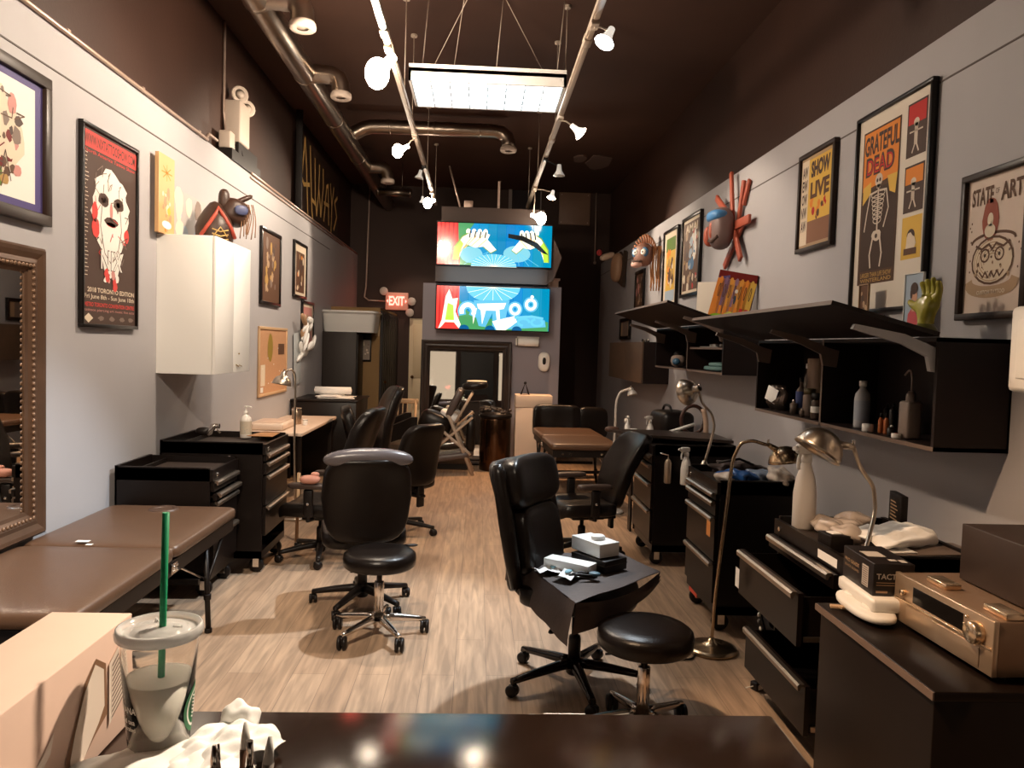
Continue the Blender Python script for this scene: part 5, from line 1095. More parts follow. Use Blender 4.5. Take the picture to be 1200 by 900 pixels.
for p in me2.polygons: p.use_smooth = True
me2.materials.clear(); me2.materials.append(HM); ho = bpy.data.objects.new('hand', me2); C.objects.link(ho); ho.parent = t
mb = MB(); mb.lathe([(.055,0),(.058,.008),(.045,.03),(.034,.05)], n=24); mb.build('base', mat('dark_olive',(.10,.10,.02),.3), t)

# masks and wooden sculpture on the right wall
q = yz(771,300,'R'); t = thing('carved_mask', 'carved mask with a blue-ringed eye and long orange hair on the right wall', 'mask', (2.06, q.y, q.z), -.85); t.scale = (.85,.85,.85)
mb = MB(); mb.pad((0,-.09,0),(.30,.20,.34),.8,.9); mb.build('face', mat('mask_brown',(.20,.09,.06),.5), t)
mb = MB()
for x_ in (-.07,.07): mb.lathe([(.075,0),(.070,.012),(.045,.02)], (x_,-.160,.03), 'Y', BLU, 18, rot=Matrix.Rotation(PI/2,3,'X')); mb.lathe([(.05,.012),(.04,.03),(.026,.036)], (x_,-.160,.03), 'Y', WHT, 18, rot=Matrix.Rotation(PI/2,3,'X')); mb.lathe([(.026,.03),(.0,.042)], (x_,-.160,.03), 'Y', INK, 18, rot=Matrix.Rotation(PI/2,3,'X'))
mb.build('eye_rings', None, t)
mb = MB(); mb.pad((-.05,-.17,-.14),(.17,.12,.10),.8,.8,mat('pink_muzzle',(.55,.32,.26),.5)); mb.box((-.03,-.19,-.10),(.16,.08,.03),INK,.008); mb.build('muzzle', None, t)
for k in range(12): a_ = .3+.22*k; mb = MB(); mb.tube(smooth([(.16*math.cos(a_),-.04,.14*math.sin(a_)+.04),(.23*math.cos(a_),-.07,.26*math.sin(a_)),(.19*math.cos(a_+.3),-.03,.30*math.sin(a_+.2))],4), [.016]*9 if False else .014, n=6); mb.build('horn_twist', mat('rust_horn',(.32,.12,.05),.5), t)
for k in range(12): x_ = .12+.016*k-.02; mb = MB(); mb.tube(smooth([(x_,-.02,.12),(x_+.03*math.sin(k),-.05,-.1),(x_+.02*math.cos(k*2),-.03,-.42-.05*(k%3))],4), .009, n=5); mb.build('hair_strand', mat('orange_hair',(.38,.16,.06),.7), t)
q = yz(731,312,'R'); t = thing('carved_mask', 'pale animal mask with a red nose at the far end of the right wall', 'mask', (2.15, q.y-.1, q.z), -1.2); t.scale = (.7,.7,.8)
mb = MB(); mb.pad((.0,-.12,-.05),(.34,.22,.55),.8,.8,rot=Matrix.Rotation(.15,3,'Y')); mb.build('face', mat('tan_mask',(.35,.20,.12),.5), t)
mb = MB(); mb.pad((-.12,-.30,.16),(.18,.36,.13),.8,.8,rot=Matrix.Rotation(.3,3,'X')); sn = mb.build('snout', mat('pale_snout',(.62,.45,.33),.5), t)
mb = MB(); mb.sph((-.14,-.49,.22), .06); mb.build('nose', mat('red_nose',(.5,.05,.05),.4), t)
mb = MB(); mb.prism([(-.05,-.3),(.20,-.42),(.24,-.1),(.30,.22),(.22,.26),(.16,.1),(.05,.25)], -.10, -.03, 'Y'); mb.build('dark_mane', mat('mane_dark',(.05,.03,.02),.6), t)
q = yz(858,262,'R'); t = thing('stick_sculpture', 'red crossed-planks sculpture with a blue and grey carved face on the right wall', 'sculpture', (2.2, q.y, q.z), -PI/2)
RW = mat('salmon_red_wood',(.36,.075,.04),.5,noise=(.15,8))
def plank(x0,z0,x1,z1,w_,yy):
    a_ = Vector((x0,0,z0)); b_ = Vector((x1,0,z1)); L_ = (b_-a_).length; ang = math.atan2(z1-z0,x1-x0)
    mb = MB(); mb.box(((x0+x1)/2, yy, (z0+z1)/2), (L_,.028,w_), None, .008, rot=Matrix.Rotation(-ang,3,'Y')); mb.build('plank', RW, t)
y0_, y1_ = P(880,240,X=2.16).y, P(838,240,X=2.16).y; HWD = (y1_-y0_)/2
for (px0,py0,px1,py1,w_,yy) in ((857,202,859,262,.05,-.06),(868,211,861,262,.055,-.03),(843,232,858,253,.06,-.085),(878,256,855,267,.075,-.055),(845,313,866,262,.065,-.03),(868,304,857,256,.065,-.06),(873,210,866,240,.045,-.02)):
    a_, b_ = P(px0,py0,X=2.14), P(px1,py1,X=2.14); plank(q.y-a_.y, a_.z-q.z, q.y-b_.y, b_.z-q.z, w_, yy)
a_ = P(849,268,X=2.08); mb = MB(); mb.pad((q.y-a_.y, -.15, a_.z-q.z), (.27,.20,.36), .8, .8, nu=36); fc = mb.build('face', mat('grey_brown_face',(.17,.11,.10),.5), t)
fx, fz = q.y-a_.y, a_.z-q.z
mb = MB(); mb.pad((fx-.0,-.185,fz+.10),(.26,.17,.11),.8,.8); mb.build('blue_brow', mat('blue_brow',(.06,.20,.42),.5), fc)
mb = MB(); mb.pad((fx-.13,-.20,fz-.05),(.07,.12,.18),.8,.8); mb.pad((fx+.02,-.235,fz-.02),(.05,.05,.14),.8,.8); mb.build('red_cheek', RW, fc)
mb = MB(); mb.tube([(fx-.05,-.235,fz-.1),(fx+.04,-.24,fz-.12),(fx+.11,-.21,fz-.08)], .014); mb.build('mouth', INK, fc)

# ------------------------------------------------------------------ mirrors
def bigmirror(lab, t, w_, h, fw, ms, beads=False):
    f1, f2 = ms
    mb = MB(); prof = [(0,0),(0,.05),(.012,.062),(.03,.058),(fw*.45,.045),(fw*.62,.050),(fw*.75,.042),(fw*.86,.028),(fw,.022),(fw,0)]
    rows = []
    for (ix, iz, cx, cz) in ((1,1,-w_/2,0),(-1,1,w_/2,0),(-1,-1,w_/2,h),(1,-1,-w_/2,h)):
        rows.append([(cx+ix*d_, -y_, cz+iz*d_) for d_, y_ in prof])
    mb.grid(rows, None, False, True, False); mb.build('frame', f1, t)
    if beads:
        mb = MB(); d_ = fw*.72
        def bead(x_, z_): mb.pad((x_, -.046, z_), (.022,.016,.022), 1, 1, nu=6, nv=4)
        k = int((h-2*d_)/.03)
        for i in range(k+1): z_ = d_+(h-2*d_)*i/k; bead(-w_/2+d_, z_); bead(w_/2-d_, z_)
        k = int((w_-2*d_)/.03)
        for i in range(k+1): x_ = -w_/2+d_+(w_-2*d_)*i/k; bead(x_, d_); bead(x_, h-d_)
        mb.build('beaded_moulding', f2, t)
    mb = MB(); mb.box((0,-.012,h/2),(w_-2*fw+.01,.012,h-2*fw+.01)); mb.build('glass', MIRR, t)
t = thing('framed_mirror', 'large mirror in a carved bronze frame on the left wall', 'mirror', (-2.198, 3.23, .60), PI/2)
bigmirror('', t, 1.38, 1.41, .125, (mat('bronze_frame',(.11,.060,.036),.36,.35,noise=(.3,10)), mat('bronze_bead',(.20,.12,.075),.4,.4)), True)
a, b = P(494,396,Y=10.3), P(600,402,Y=10.3)
t = thing('floor_mirror', 'big black-framed mirror leaning on the grey partition below the screens', 'mirror', ((a.x+b.x)/2, 10.28, 0.0), 0)
t.rotation_euler = (-.05, 0, 0)
bigmirror('', t, b.x-a.x, 1.66, .12, (mat('black_carved_frame',(.022,.014,.011),.35), None))
t = thing('low_platform', 'low grey-brown wooden platform in front of the large floor mirror', 'platform', (-.45, 9.95, 0))
mb = MB(); mb.box((0,0,.09),(.72,.34,.16),mat('grey_brown_board',(.075,.05,.035),.5),.006); mb.build('deck', None, t); mb = MB(); mb.box((0,-.175,.05),(.70,.012,.06)); mb.build('kick_board', PLAS, t)

# ------------------------------------------------------------------ partition fittings
q = P(617,401,Y=10.4); t = thing('towel_dispenser', 'white roll holder on the grey partition below the lower screen', 'dispenser', (q.x, 10.4, q.z))
mb = MB(); mb.lathe([(.04,-.14),(.055,-.135),(.055,.135),(.04,.14)], (.02,-.07,0), 'X', n=20); mb.build('roll', PAPER, t); mb = MB(); mb.box((-.14,-.05,.0),(.02,.10,.10),None,.005); mb.box((.02,-.02,.06),(.30,.04,.03),None,.005); mb.build('bracket', WPL, t)
q = P(637,424,Y=10.4); t = thing('soap_dispenser', 'white oval soap dispenser with a dark window on the grey partition', 'dispenser', (q.x, 10.4, q.z))
mb = MB(); mb.pad((0,-.05,0),(.16,.10,.26),.7,.8); mb.build('shell', WPL, t); mb = MB(); mb.pad((0,-.095,.01),(.05,.02,.10),.8,.9); mb.build('window', PLAS, t)
t = thing('pedestal_cabinet', 'tall cream-white box pedestal standing by the partition behind the right massage table', 'cabinet', (0,0,0))
a, b = P(605,463,Y=9.75), P(647,466,Y=9.75)
mb = MB(); mb.bb(a.x, b.x, 9.75, 10.1, 0, a.z-.16, None, .003); mb.build('body', mat('cream_cabinet',(.66,.50,.38),.5), t)
mb = MB(); mb.bb(a.x-.005, b.x+.005, 9.74, 10.11, a.z-.155, a.z, None, .004); mb.build('top_box', mat('cream_cabinet'), t)
t = thing('wire_holder', 'small thin wire holder standing on the cream pedestal', 'holder', (a.x+.12, 9.9, a.z)); mb = MB(); mb.tube([(-.05,0,.005),(0,0,.15),(.05,0,.005)],.01); mb.sph((0,0,.15),.02); mb.build('wire', PLAS, t); mb = MB(); mb.box((0,0,.003),(.13,.05,.006)); mb.build('foot', PLAS, t)
q = P(582,545,Y=9.95); t = thing('trash_can', 'dark bronze trash can standing right of the large floor mirror', 'trash can', (q.x-.03, 9.90, 0))
mb = MB(); mb.lathe([(.19,0),(.20,.01),(.20,.66),(.195,.68)], n=40); mb.build('body', mat('bronze_steel',(.07,.035,.018),.20,.9), t)
mb = MB(); mb.lathe([(.195,.68),(.21,.69),(.21,.72),(.17,.76),(.0,.775)], n=40); mb.build('lid', PLAS, t); mb = MB()
for k in range(46): a_ = random.uniform(0,2*PI); r_ = random.uniform(.1,.2); mb.pad((r_*math.cos(a_), r_*math.sin(a_), .76+random.uniform(-.05,.03)), (.06,.05,.04), .8,.8, nu=8,nv=4)
mb.build('liner_crumple', mat('black_liner',(.04,.03,.025),.2), t)

# ------------------------------------------------------------------ left background furniture
t = thing('tall_cabinet', 'tall black cabinet at the back left with a translucent bin on top', 'cabinet', (0,0,0))
a, b = P(373,388,Y=10.95), P(418,388,Y=10.95)
mb = MB(); mb.bb(-2.19, b.x-.0, 10.95, 11.5, 0, a.z, None, .004); mb.build('carcass', mat('matte_black',(.022,.014,.010),.55,noise=(.2,6)), t)
mb = MB(); mb.bb(b.x, b.x+.016, 10.98, 11.48, .05, a.z-.04, None, .003); mb.build('door', BLKW, t)
zc = a.z; bx0, bx1 = P(375,380,Y=10.9).x, P(440,380,Y=10.9).x
t = thing('storage_bin', 'translucent plastic storage bin with bluish contents on top of the tall black cabinet', 'storage bin', ((bx0+bx1)/2, 11.22, zc+.002))
TR = mat('frosted_plastic',(.90,.89,.86),.35,trans=.25); w_ = (bx1-bx0)/2
mb = MB()
for (z0,z1,e) in ((0,.02,.93),):
    pass
rows = []
for z_, e in ((0,.90),(.02,.93),(.24,.98),(.27,1.0),(.27,1.06),(.29,1.06),(.295,1.0)):
    rows.append([(w_*e*math.copysign(abs(math.cos(u))**.25,math.cos(u)), .3*e*math.copysign(abs(math.sin(u))**.25,math.sin(u)), z_) for u in [2*PI*i/48 for i in range(48)]])
mb.grid(rows, None, True, False, True); mb.prism([(r[0],r[1]) for r in rows[0]], 0, .006); mb.prism([(r[0],r[1]) for r in rows[-1]], .295, .303); mb.build('tub', TR, t)
mb = MB(); mb.bb(-w_*.75,-w_*.05,-.24,.2,.02,.22,mat('cloth_grey',(.45,.42,.38),.8),.02); mb.bb(-w_*.0,w_*.72,-.25,.2,.02,.24,mat('cloth_bluish',(.33,.42,.42),.8),.02); mb.build('contents', None, t)
t = thing('framed_print', 'small dark framed print hung on the ochre wall beside the tall cabinet', 'picture', (0,0,0))
a, b = P(423,392,Y=11.6), P(435,424,Y=11.6); mb = MB(); mb.bb(a.x,b.x,11.575,11.6,b.z,a.z+.02,None,.006); mb.build('frame', FRB, t)
mb = MB(); A = Art(mb,(a.x+.02,11.5735,b.z+.03),(1,0,0),(0,0,1),b.x-a.x-.04,a.z-b.z-.04); A.quad(0,0,1,.8,sw('grey_print',(.30,.24,.20)),1); A.blobs(8,.15,.1,.85,.7,.08,.14,(BRN,CRM,GRYP),2); mb.build('print', None, t)
t = thing('sign_strip', 'narrow pale sign strip hung high on the ochre wall', 'sign', (0,0,0)); a, b = P(440,368,Y=11.6), P(444,394,Y=11.6); mb = MB(); mb.bb(a.x,b.x+.01,11.585,11.6,b.z,a.z,mat('pale_strip',(.45,.32,.18),.6),.003); mb.build('board', None, t)
t = thing('white_desk', 'white-topped narrow desk along the left wall behind the tool chests', 'desk', (0,0,0))
mb = MB(); mb.bb(-2.19,-1.62,7.24,8.98,.70,.73,mat('desk_top_cream',(.62,.48,.38),.4),.003); mb.build('top', None, t)
for x_, y_ in ((-2.15,7.30),(-1.66,7.30),(-2.15,8.94),(-1.68,8.94)): mb = MB(); mb.bb(x_-.02,x_+.02,y_-.02,y_+.02,0,.70); mb.build('leg', BLKW, t)
mb = MB(); mb.bb(-2.18,-2.12,7.4,8.9,.3,.70); mb.build('back_panel', BLKW, t)
t = thing('white_tray', 'shallow white raised tray lying on the near end of the white desk', 'tray', (-2.0,7.62,.73)); mb = MB(); mb.box((0,0,.035),(.34,.50,.07),mat('desk_top_cream'),.02); mb.build('tray_body', None, t); mb = MB(); mb.box((.0,.0,.072),(.26,.42,.006),mat('tray_inlay',(.52,.38,.30),.4),.002); mb.build('inlay', None, t)
q = P(340,487,Z=.80); 
for (x_,y_,r_,h_,m_,lab,nm) in ((-1.86,8.05,.05,.17,mat('brushed_steel_dark',(.40,.30,.22),.3,.9),'brown metal canister on the white desk beside the lamp pole','canister'),(-1.75,7.95,.025,.06,WPL,'small white cup on the white desk right of the lamp pole','cup'),(-1.97,7.95,.035,.06,mat('pale_jar',(.6,.5,.4),.4),'small round jar on the white desk left of the canister','jar')):
    t = thing(nm, lab, nm, (x_,y_,.73)); mb = MB(); mb.lathe([(r_*.95,0),(r_,.004),(r_,h_-.006),(r_*.93,h_),(r_*.86,h_-.008),(r_*.86,.01),(0,.01)], n=24); mb.build('body', m_, t)
    mb = MB(); mb.lathe([(r_*1.03,h_*.86),(r_*1.04,h_*.9),(r_*1.03,h_*.94)], n=24, caps=False); mb.build('rim_band', CHROME, t)
t = thing('black_side_cabinet', 'low black cabinet beyond the white desk with papers on top', 'cabinet', (0,0,0))
mb = MB(); mb.bb(-2.19,-1.42,9.15,10.1,0,.88,None,.004); mb.build('body', BLKW, t); mb = MB(); mb.bb(-2.19,-1.40,9.13,10.1,.885,.905,None,.003); mb.build('top', BLKW, t)
t = thing('paper_roll', 'white paper roll lying on the papers on the low black cabinet', 'paper roll', (-1.75,9.45,.955), .1); mb = MB(); mb.lathe([(.02,-.22),(.045,-.215),(.045,.215),(.02,.22)], (0,0,.045), 'X', n=18); mb.build('roll', PAPER, t); mb = MB(); mb.cyl((0,0,.045),.018,.45,CARD,12,'X'); mb.build('core', CARD, t)
t = thing('paper_pile', 'loose white papers piled on the low black cabinet', 'papers', (-1.72,9.42,.906))
for k in range(5): mb = MB(); mb.box((random.uniform(-.1,.1),random.uniform(-.06,.06),.005+.009*k),(.42-.05*k,.30,.007),None,.001,rot=random.uniform(-.5,.5)); mb.build('sheet', PAPER, t)
# things on the left chests
t = thing('pump_bottle', 'white pump bottle with a printed label standing on the taller left tool chest', 'bottle', tuple(P(288,508,Z=.90)))
t.location.z = .868
mb = MB(); mb.lathe([(.036,0),(.040,.006),(.041,.03),(.041,.13),(.036,.15),(.018,.17),(.014,.178)], n=24); mb.build('bottle_body', mat('cloudy_white',(.75,.70,.64),.3), t)
mb = MB(); mb.lathe([(.0415,.03),(.0415,.125)], n=24, caps=False); A = Art(mb,(-.03,-.043,.035),(1,0,0),(0,0,1),.06,.085); A.blobs(12,.1,.1,.9,.9,.03,.08,(sw('label_grey',(.45,.42,.38)),sw('label_beige',(.55,.48,.38))),1); mb.build('label_band', WPL, t)
mb = MB(); mb.lathe([(.016,.175),(.017,.195),(.008,.20),(.006,.225),(.012,.228),(.012,.236),(0,.238)], n=14); mb.tube([(0,0,.232),(.035,-.01,.232),(.045,-.012,.224)], .005, n=6); mb.build('pump', WPL, t)
q = P(250,509,Z=.90); t = thing('metal_tattoo_machine', 'silver metal clamp-like device at the wall side of the taller left tool chest', 'device', (q.x, 5.60, .895))
mb = MB(); mb.box((0,0,.045),(.03,.06,.09),None,.01,rot=Matrix.Rotation(.5,3,'Y')); mb.cyl((.03,0,.07),.018,.05,None,14,'X'); mb.tube([(-.03,0,.0),(.02,0,.06),(.06,0,.02)],.008); mb.build('clamp', CHROME, t); mb = MB(); mb.pad((-.06,.0,.03),(.10,.08,.06),.8,.8); mb.build('grip', PLAS, t)
t = thing('orange_sheet', 'orange-brown sheet lying on the taller left tool chest', 'sheet', (-1.60,5.72,.8985)); mb = MB(); mb.prism([(-.05,-.12),(.14,-.14),(.13,.14),(.0,.16)],0,.003,'Z',mat('orange_brown_sheet',(.42,.20,.08),.4)); mb.build('sheet', None, t)
t = thing('tattoo_tool', 'dark machine part with a chrome knob lying on the nearer left tool chest', 'device', (-1.78,5.22,.77)); mb = MB(); mb.tube(smooth([(-.12,0,.012),(-.02,.03,.02),(.08,-.01,.03),(.13,.01,.02)],4),.009); mb.build('cord', PLAS, t); mb = MB(); mb.sph((.13,.01,.03),.014); mb.cyl((.10,.0,.025),.01,.04,CHROME,10,'X'); mb.build('knob', CHROME, t)
t = thing('wood_strut', 'thin tan wooden upright standing at the far side of the taller left tool chest', 'strut', (-1.40,6.12,0)); mb = MB(); mb.tube([(0,0,0),(.01,0,.55)],.014,WD,8); mb.build('post', None, t); mb = MB(); mb.box((.05,0,.3),(.10,.02,.02),WD,.004,rot=Matrix.Rotation(-.6,3,'Y')); mb.build('peg', None, t)
t = thing('pink_cloth', 'small pink rag lying on an armrest of the chair by the left wall', 'rag', (-1.14,5.36,.605)); 
mb = MB(); mb.pad((0,0,.03),(.14,.10,.06),.8,.8,mat('dusty_pink',(.45,.20,.14),.8)); mb.build('rag', None, t); mb = MB(); mb.pad((.03,.02,.06),(.06,.05,.04),.8,.8,mat('dusty_pink')); mb.build('fold', None, t)
# ------------------------------------------------------------------ far right cart with bottles
t = thing('work_cart', 'black work cart crowded with spray bottles beside the far right massage table', 'cart', (0,0,0))
mb = MB(); mb.bb(1.42,2.10,6.75,7.62,.72,.75,None,.004); mb.build('top', BLKW, t); mb = MB(); mb.bb(1.42,2.10,6.75,7.62,.25,.28,None,.004); mb.build('shelf', BLKW, t)
for x_, y_ in ((1.45,6.79),(2.07,6.79),(1.45,7.58),(2.07,7.58)): mb = MB(); mb.tube([(x_,y_,0),(x_,y_,.72)],.014); mb.build('leg', PLAS, t)
def spray(lab, loc, s_=1.0, rz=0, m=WPL, group='white spray bottles', tall=1):
    t = thing('spray_bottle', lab, 'spray bottle', loc, rz, group)
    mb = MB(); mb.lathe([(.034*s_,0),(.037*s_,.006*s_),(.037*s_,.10*s_*tall),(.030*s_,.14*s_*tall),(.017*s_,.175*s_*tall),(.014*s_,.19*s_*tall)], n=22); mb.build('bottle_body', m, t)
    z_ = .19*s_*tall
    mb = MB(); mb.lathe([(.017*s_,z_-.008*s_),(.018*s_,z_+.015*s_),(.012*s_,z_+.02*s_)], n=14); mb.pad((-.012*s_,0,z_+.038*s_),(.075*s_,.028*s_,.036*s_),.5,.6); mb.lathe([(.009*s_,0),(.007*s_,.015*s_)],(-.05*s_,0,z_+.04*s_),'X',n=10,rot=Matrix.Rotation(-PI/2,3,'Y')); mb.build('spray_head', WPL, t)
    mb = MB(); mb.tube(smooth([(-.03*s_,0,z_+.025*s_),(-.042*s_,0,z_+.0*s_),(-.038*s_,0,z_-.03*s_)],3),.006*s_,n=8); mb.build('trigger', WPL, t)
    return t
spray('white spray bottle at the right on the far work cart, behind the slim lamp', (1.62,7.05,.75), 1.0, .4)
spray('white spray bottle at the left on the far work cart', (1.46,7.3,.75), .9, 1.4)
bottle('white_bottle', 'white bottle with a bright cap at the back of the far work cart', 'bottle', (1.50,7.53,.75), [(.03,0),(.032,.01),(.032,.10),(.015,.13)], PLAS, [(.03,.128),(.03,.17),(0,.172)], WPL)
spray('long-necked white squeeze bottle hung beside the slim white lamp', (1.39,6.62,.62), 1.05, .2, tall=1.2)
t = thing('bottle_ledge', 'small black ledge carrying the long-necked bottle by the far work cart', 'ledge', (1.39,6.66,.60)); mb = MB(); mb.box((0,0,.008),(.12,.16,.016),None,.004); mb.build('plate', PLAS, t); mb = MB(); mb.bb(-.008,.008,.0,.10,-.6,.0); mb.build('bracket', PLAS, t)
t = thing('equipment_case', 'dark rounded case standing at the back of the far work cart', 'case', (1.9,7.36,.75), .1)
mb = MB(); mb.pad((0,0,.14),(.34,.46,.28),.4,.4); mb.build('shell', PLAS, t); mb = MB(); mb.tube(smooth([(-.05,-.12,.27),(-.05,-.08,.33),(-.05,.08,.33),(-.05,.12,.27)],4),.012); mb.build('handle', PLAS, t)
t = thing('ring_holder', 'dark ring-shaped holder with a pale curved bottle near the right wall column', 'holder', (1.84,6.42,.905))
mb = MB(); mb.tube([(.0+.10*math.cos(a_),0,.12+.12*math.sin(a_)) for a_ in [i*2*PI/24 for i in range(25)]],.016,n=8,caps=False); mb.build('ring', mat('dark_red_brown',(.06,.025,.018),.4), t); mb = MB(); mb.tube(smooth([(.10,-.05,.0),(.10,-.05,.12),(.07,-.05,.22)],4),.022,n=10); mb.build('curved_bottle', mat('pale_tan_plastic',(.55,.38,.28),.4), t)
mb = MB(); mb.tube([(-.22,-.06,.015),(.0,-.06,.09)],.014,n=8); mb.build('white_handle', WPL, t)
# flat black work board over the far chest
t = thing('work_board', 'flat black board laid across the farthest right tool chest, jutting over the aisle', 'board', (1.52,6.02,.915), .0)
mb = MB(); mb.prism([(-.42,.32),(-.36,.36),(.10,.34),(.44,.20),(.44,-.30),(-.20,-.02)],0,.022,'Z',mat('board_leather',(.028,.018,.014),.3)); mb.build('board', None, t); mb = MB(); mb.pad((-.38,.33,.02),(.12,.06,.05),.8,.8); mb.build('end_grip', mat('brown_grip',(.10,.05,.035),.4), t)
# bottles hung on the side of the far chest
t = thing('metal_bottle', 'brushed metal cylinder hung on the near side of the farthest right tool chest', 'bottle', (1.42,5.552,.63)); mb = MB(); mb.lathe([(.02,0),(.026,.006),(.026,.15),(.018,.17),(.008,.18)],n=18); mb.build('bottle_body', mat('pale_gold_metal',(.50,.40,.30),.3,.7), t); mb = MB(); mb.tube([(0,0,.17),(0,.0,.21),(-.06,.0,.22)],.005,n=6); mb.build('nozzle', CHROME, t)
spray('white spray bottle hung between the two right tool chests', (1.55,5.537,.625), 1.05, .3, tall=1.1)
# blue bag etc. on chest R2
t = thing('blue_bag', 'crumpled blue and white plastic bag on the middle right tool chest', 'bag', (1.60,4.42,.845), .3)
mb = MB()
def crump(c_, d_, m_, n_=26, seed=0):
    rnd = random.Random(seed); ph = [rnd.uniform(0,6) for _ in range(6)]
    mb.pad(c_, d_, .8, .9, m_, fn=lambda p: p*(1+.16*math.sin(p.x*70+ph[0])*math.sin(p.y*60+ph[1])+.12*math.sin(p.z*120+p.x*50+ph[2])), nu=n_*2, nv=n_)
crump((-.06,0,.035),(.22,.20,.075),mat('blue_plastic_bag',(.025,.10,.32),.25),seed=1); mb.build('bag', None, t)
mb = MB(); crump((.10,.0,.035),(.18,.18,.07),mat('blue_white_plastic',(.16,.22,.32),.2),seed=2); mb.build('print_side', None, t)
mb = MB(); crump((-.17,-.03,.035),(.09,.14,.07),mat('crinkled_white_plastic',(.6,.52,.45),.2),seed=3); mb.build('white_end', None, t)
t = thing('foil_bag', 'crumpled silvery plastic packet at the wall side of the middle right tool chest', 'bag', (1.76,4.33,.845)); mb = MB(); crump((0,0,.05),(.12,.18,.11),mat('crinkled_white_plastic'),seed=5); mb.build('packet', None, t); mb = MB(); crump((.02,.1,.03),(.06,.08,.06),mat('crinkled_white_plastic'),12,seed=6); mb.build('packet_end', None, t)
t = thing('dark_bundle', 'dark bundle behind the blue bag on the middle right tool chest', 'bundle', (1.62,4.70,.845)); mb = MB(); crump((0,0,.04),(.30,.16,.08),CLOTH,seed=8); mb.build('cloth', None, t); mb = MB(); mb.tube([(-.12,-.06,.08),(0,-.09,.11),(.1,-.06,.07)],.008); mb.build('strap', PLAS, t)

# ------------------------------------------------------------------ chest R1 contents
spray('large white spray bottle standing upright on the open tool chest in front of the wall', (1.53,3.46,.80), 1.40, .5, mat('satin_white_bottle',(.80,.74,.68),.35), tall=1.2)
t = thing('plastic_packets', 'pile of clear crinkled plastic packets beside the large spray bottle', 'packets', (1.60,3.36,.80)); 
for k,(x_,y_,dx) in enumerate(((0,0.04,.13),(.05,-.06,.14),(-.04,-.12,.12),(.12,.0,.14))): mb = MB(); crump((x_,y_,.04+.01*k),(dx,.13,.06),mat('clear_wrap',(.50,.42,.36),.12,spec=.8),14,seed=20+k); mb.build('packet', None, t)
t = thing('paper_bag', 'flattened off-white paper bag lying on top of the open tool chest', 'bag', (1.74,3.07,.832), .15)
mb = MB(); mb.pad((0,0,.035),(.34,.30,.075),.9,.35,PAPER,fn=lambda p: Vector((p.x,p.y*(1-.35*(p.x+.17)/.34)+.02*math.sin(p.x*14),p.z*(.4+.9*(p.x+.17)/.34)+.006*math.sin(p.x*60+p.y*42)+.006*math.sin(p.y*70))),nu=64,nv=18); mb.build('bag', None, t); mb = MB(); crump((-.17,.06,.03),(.10,.14,.07),mat('clear_wrap'),14,seed=31); mb.build('gathered_neck', None, t)
t = thing('bag_sheet', 'grey folded plastic sheet under the off-white paper bag', 'sheet', (1.80,3.00,.828), .1); mb = MB(); mb.box((0,-.02,.006),(.42,.18,.008),mat('grey_sheet',(.16,.12,.10),.4),.003); mb.build('sheet', None, t); mb = MB(); mb.box((-.14,-.05,.014),(.14,.10,.004),PAPER,.001); mb.build('paper_tab', None, t)
t = thing('small_book', 'small dark box with printed lines leaning against the wall behind the plastic packets', 'box', (1.93,3.38,.836), -.2)
mb = MB(); mb.box((0,0,.075),(.03,.16,.15),PLAS,.003); mb.build('box_body', None, t); mb = MB(); A = Art(mb,(-.0155,.07,.01),(0,-1,0),(0,0,1),.14,.13); 
for k in range(6): A.quad(.1,.15+.12*k,.8-.1*(k%3),.19+.12*k,TAN,1)
mb.build('printing', None, t)
for k, (x_,y_,lab) in enumerate(((1.50,3.08,'small black box with a white top on the front of the open tool chest'),)):
    t = thing('small_box', lab, 'box', (x_,y_,.80), .1); mb = MB(); mb.box((0,0,.035),(.10,.10,.07),PLAS,.003); mb.build('box_body', None, t); mb = MB(); mb.box((0,0,.072),(.06,.05,.004),PAPER,.001); mb.build('label_patch', None, t)
sticker(R1, (.5305+.0, .12, .775), (0,1,0), (0,0,1), .17, .035, PAPER)
sticker(R1, (.7212, -.30, .52), (0,1,0), (0,0,1), .05, .09, PAPER)
t = thing('cable_chain', 'pale beaded cable hanging from the open drawer of the tool chest', 'cable', (1.36,3.52,.5)); mb = MB()
for k in range(7): mb.pad((.01*math.sin(k),-.008*k,-.03*k),(.016,.016,.024),.9,.9,WPL if k%2==0 else mat('grey_bead',(.3,.27,.25),.4),nu=10,nv=6)
mb.build('beads', None, t); mb = MB(); mb.tube([(0,0,.02),(.0,-.02,-.1),(.02,-.05,-.2)],.004,n=6); mb.build('cord', PLAS, t)
t = thing('power_plug', 'small black plug lying on the floor by the open tool chest', 'plug', tuple(P(887,808,Z=0)), .4); mb = MB(); mb.box((0,0,.02),(.05,.045,.04),PLAS,.006); mb.build('plug_body', None, t); mb = MB(); mb.box((0,-.0235,.02),(.026,.003,.024),WPL,.001); mb.tube([(-.025,0,.02),(-.07,0,.02)],.003,n=6); mb.build('face_plate', None, t)
t = thing('floor_cable', 'black cable loop on the floor between the round stool and the floor lamp', 'cable', (0,0,0)); mb = MB(); mb.tube(smooth([P(785,765,Z=.006),P(797,773,Z=.006),P(812,772,Z=.006),P(815,764,Z=.006),P(800,758,Z=.006),P(795,757,Z=.006)],6),.005,n=6); mb.build('cord', PLAS, t)

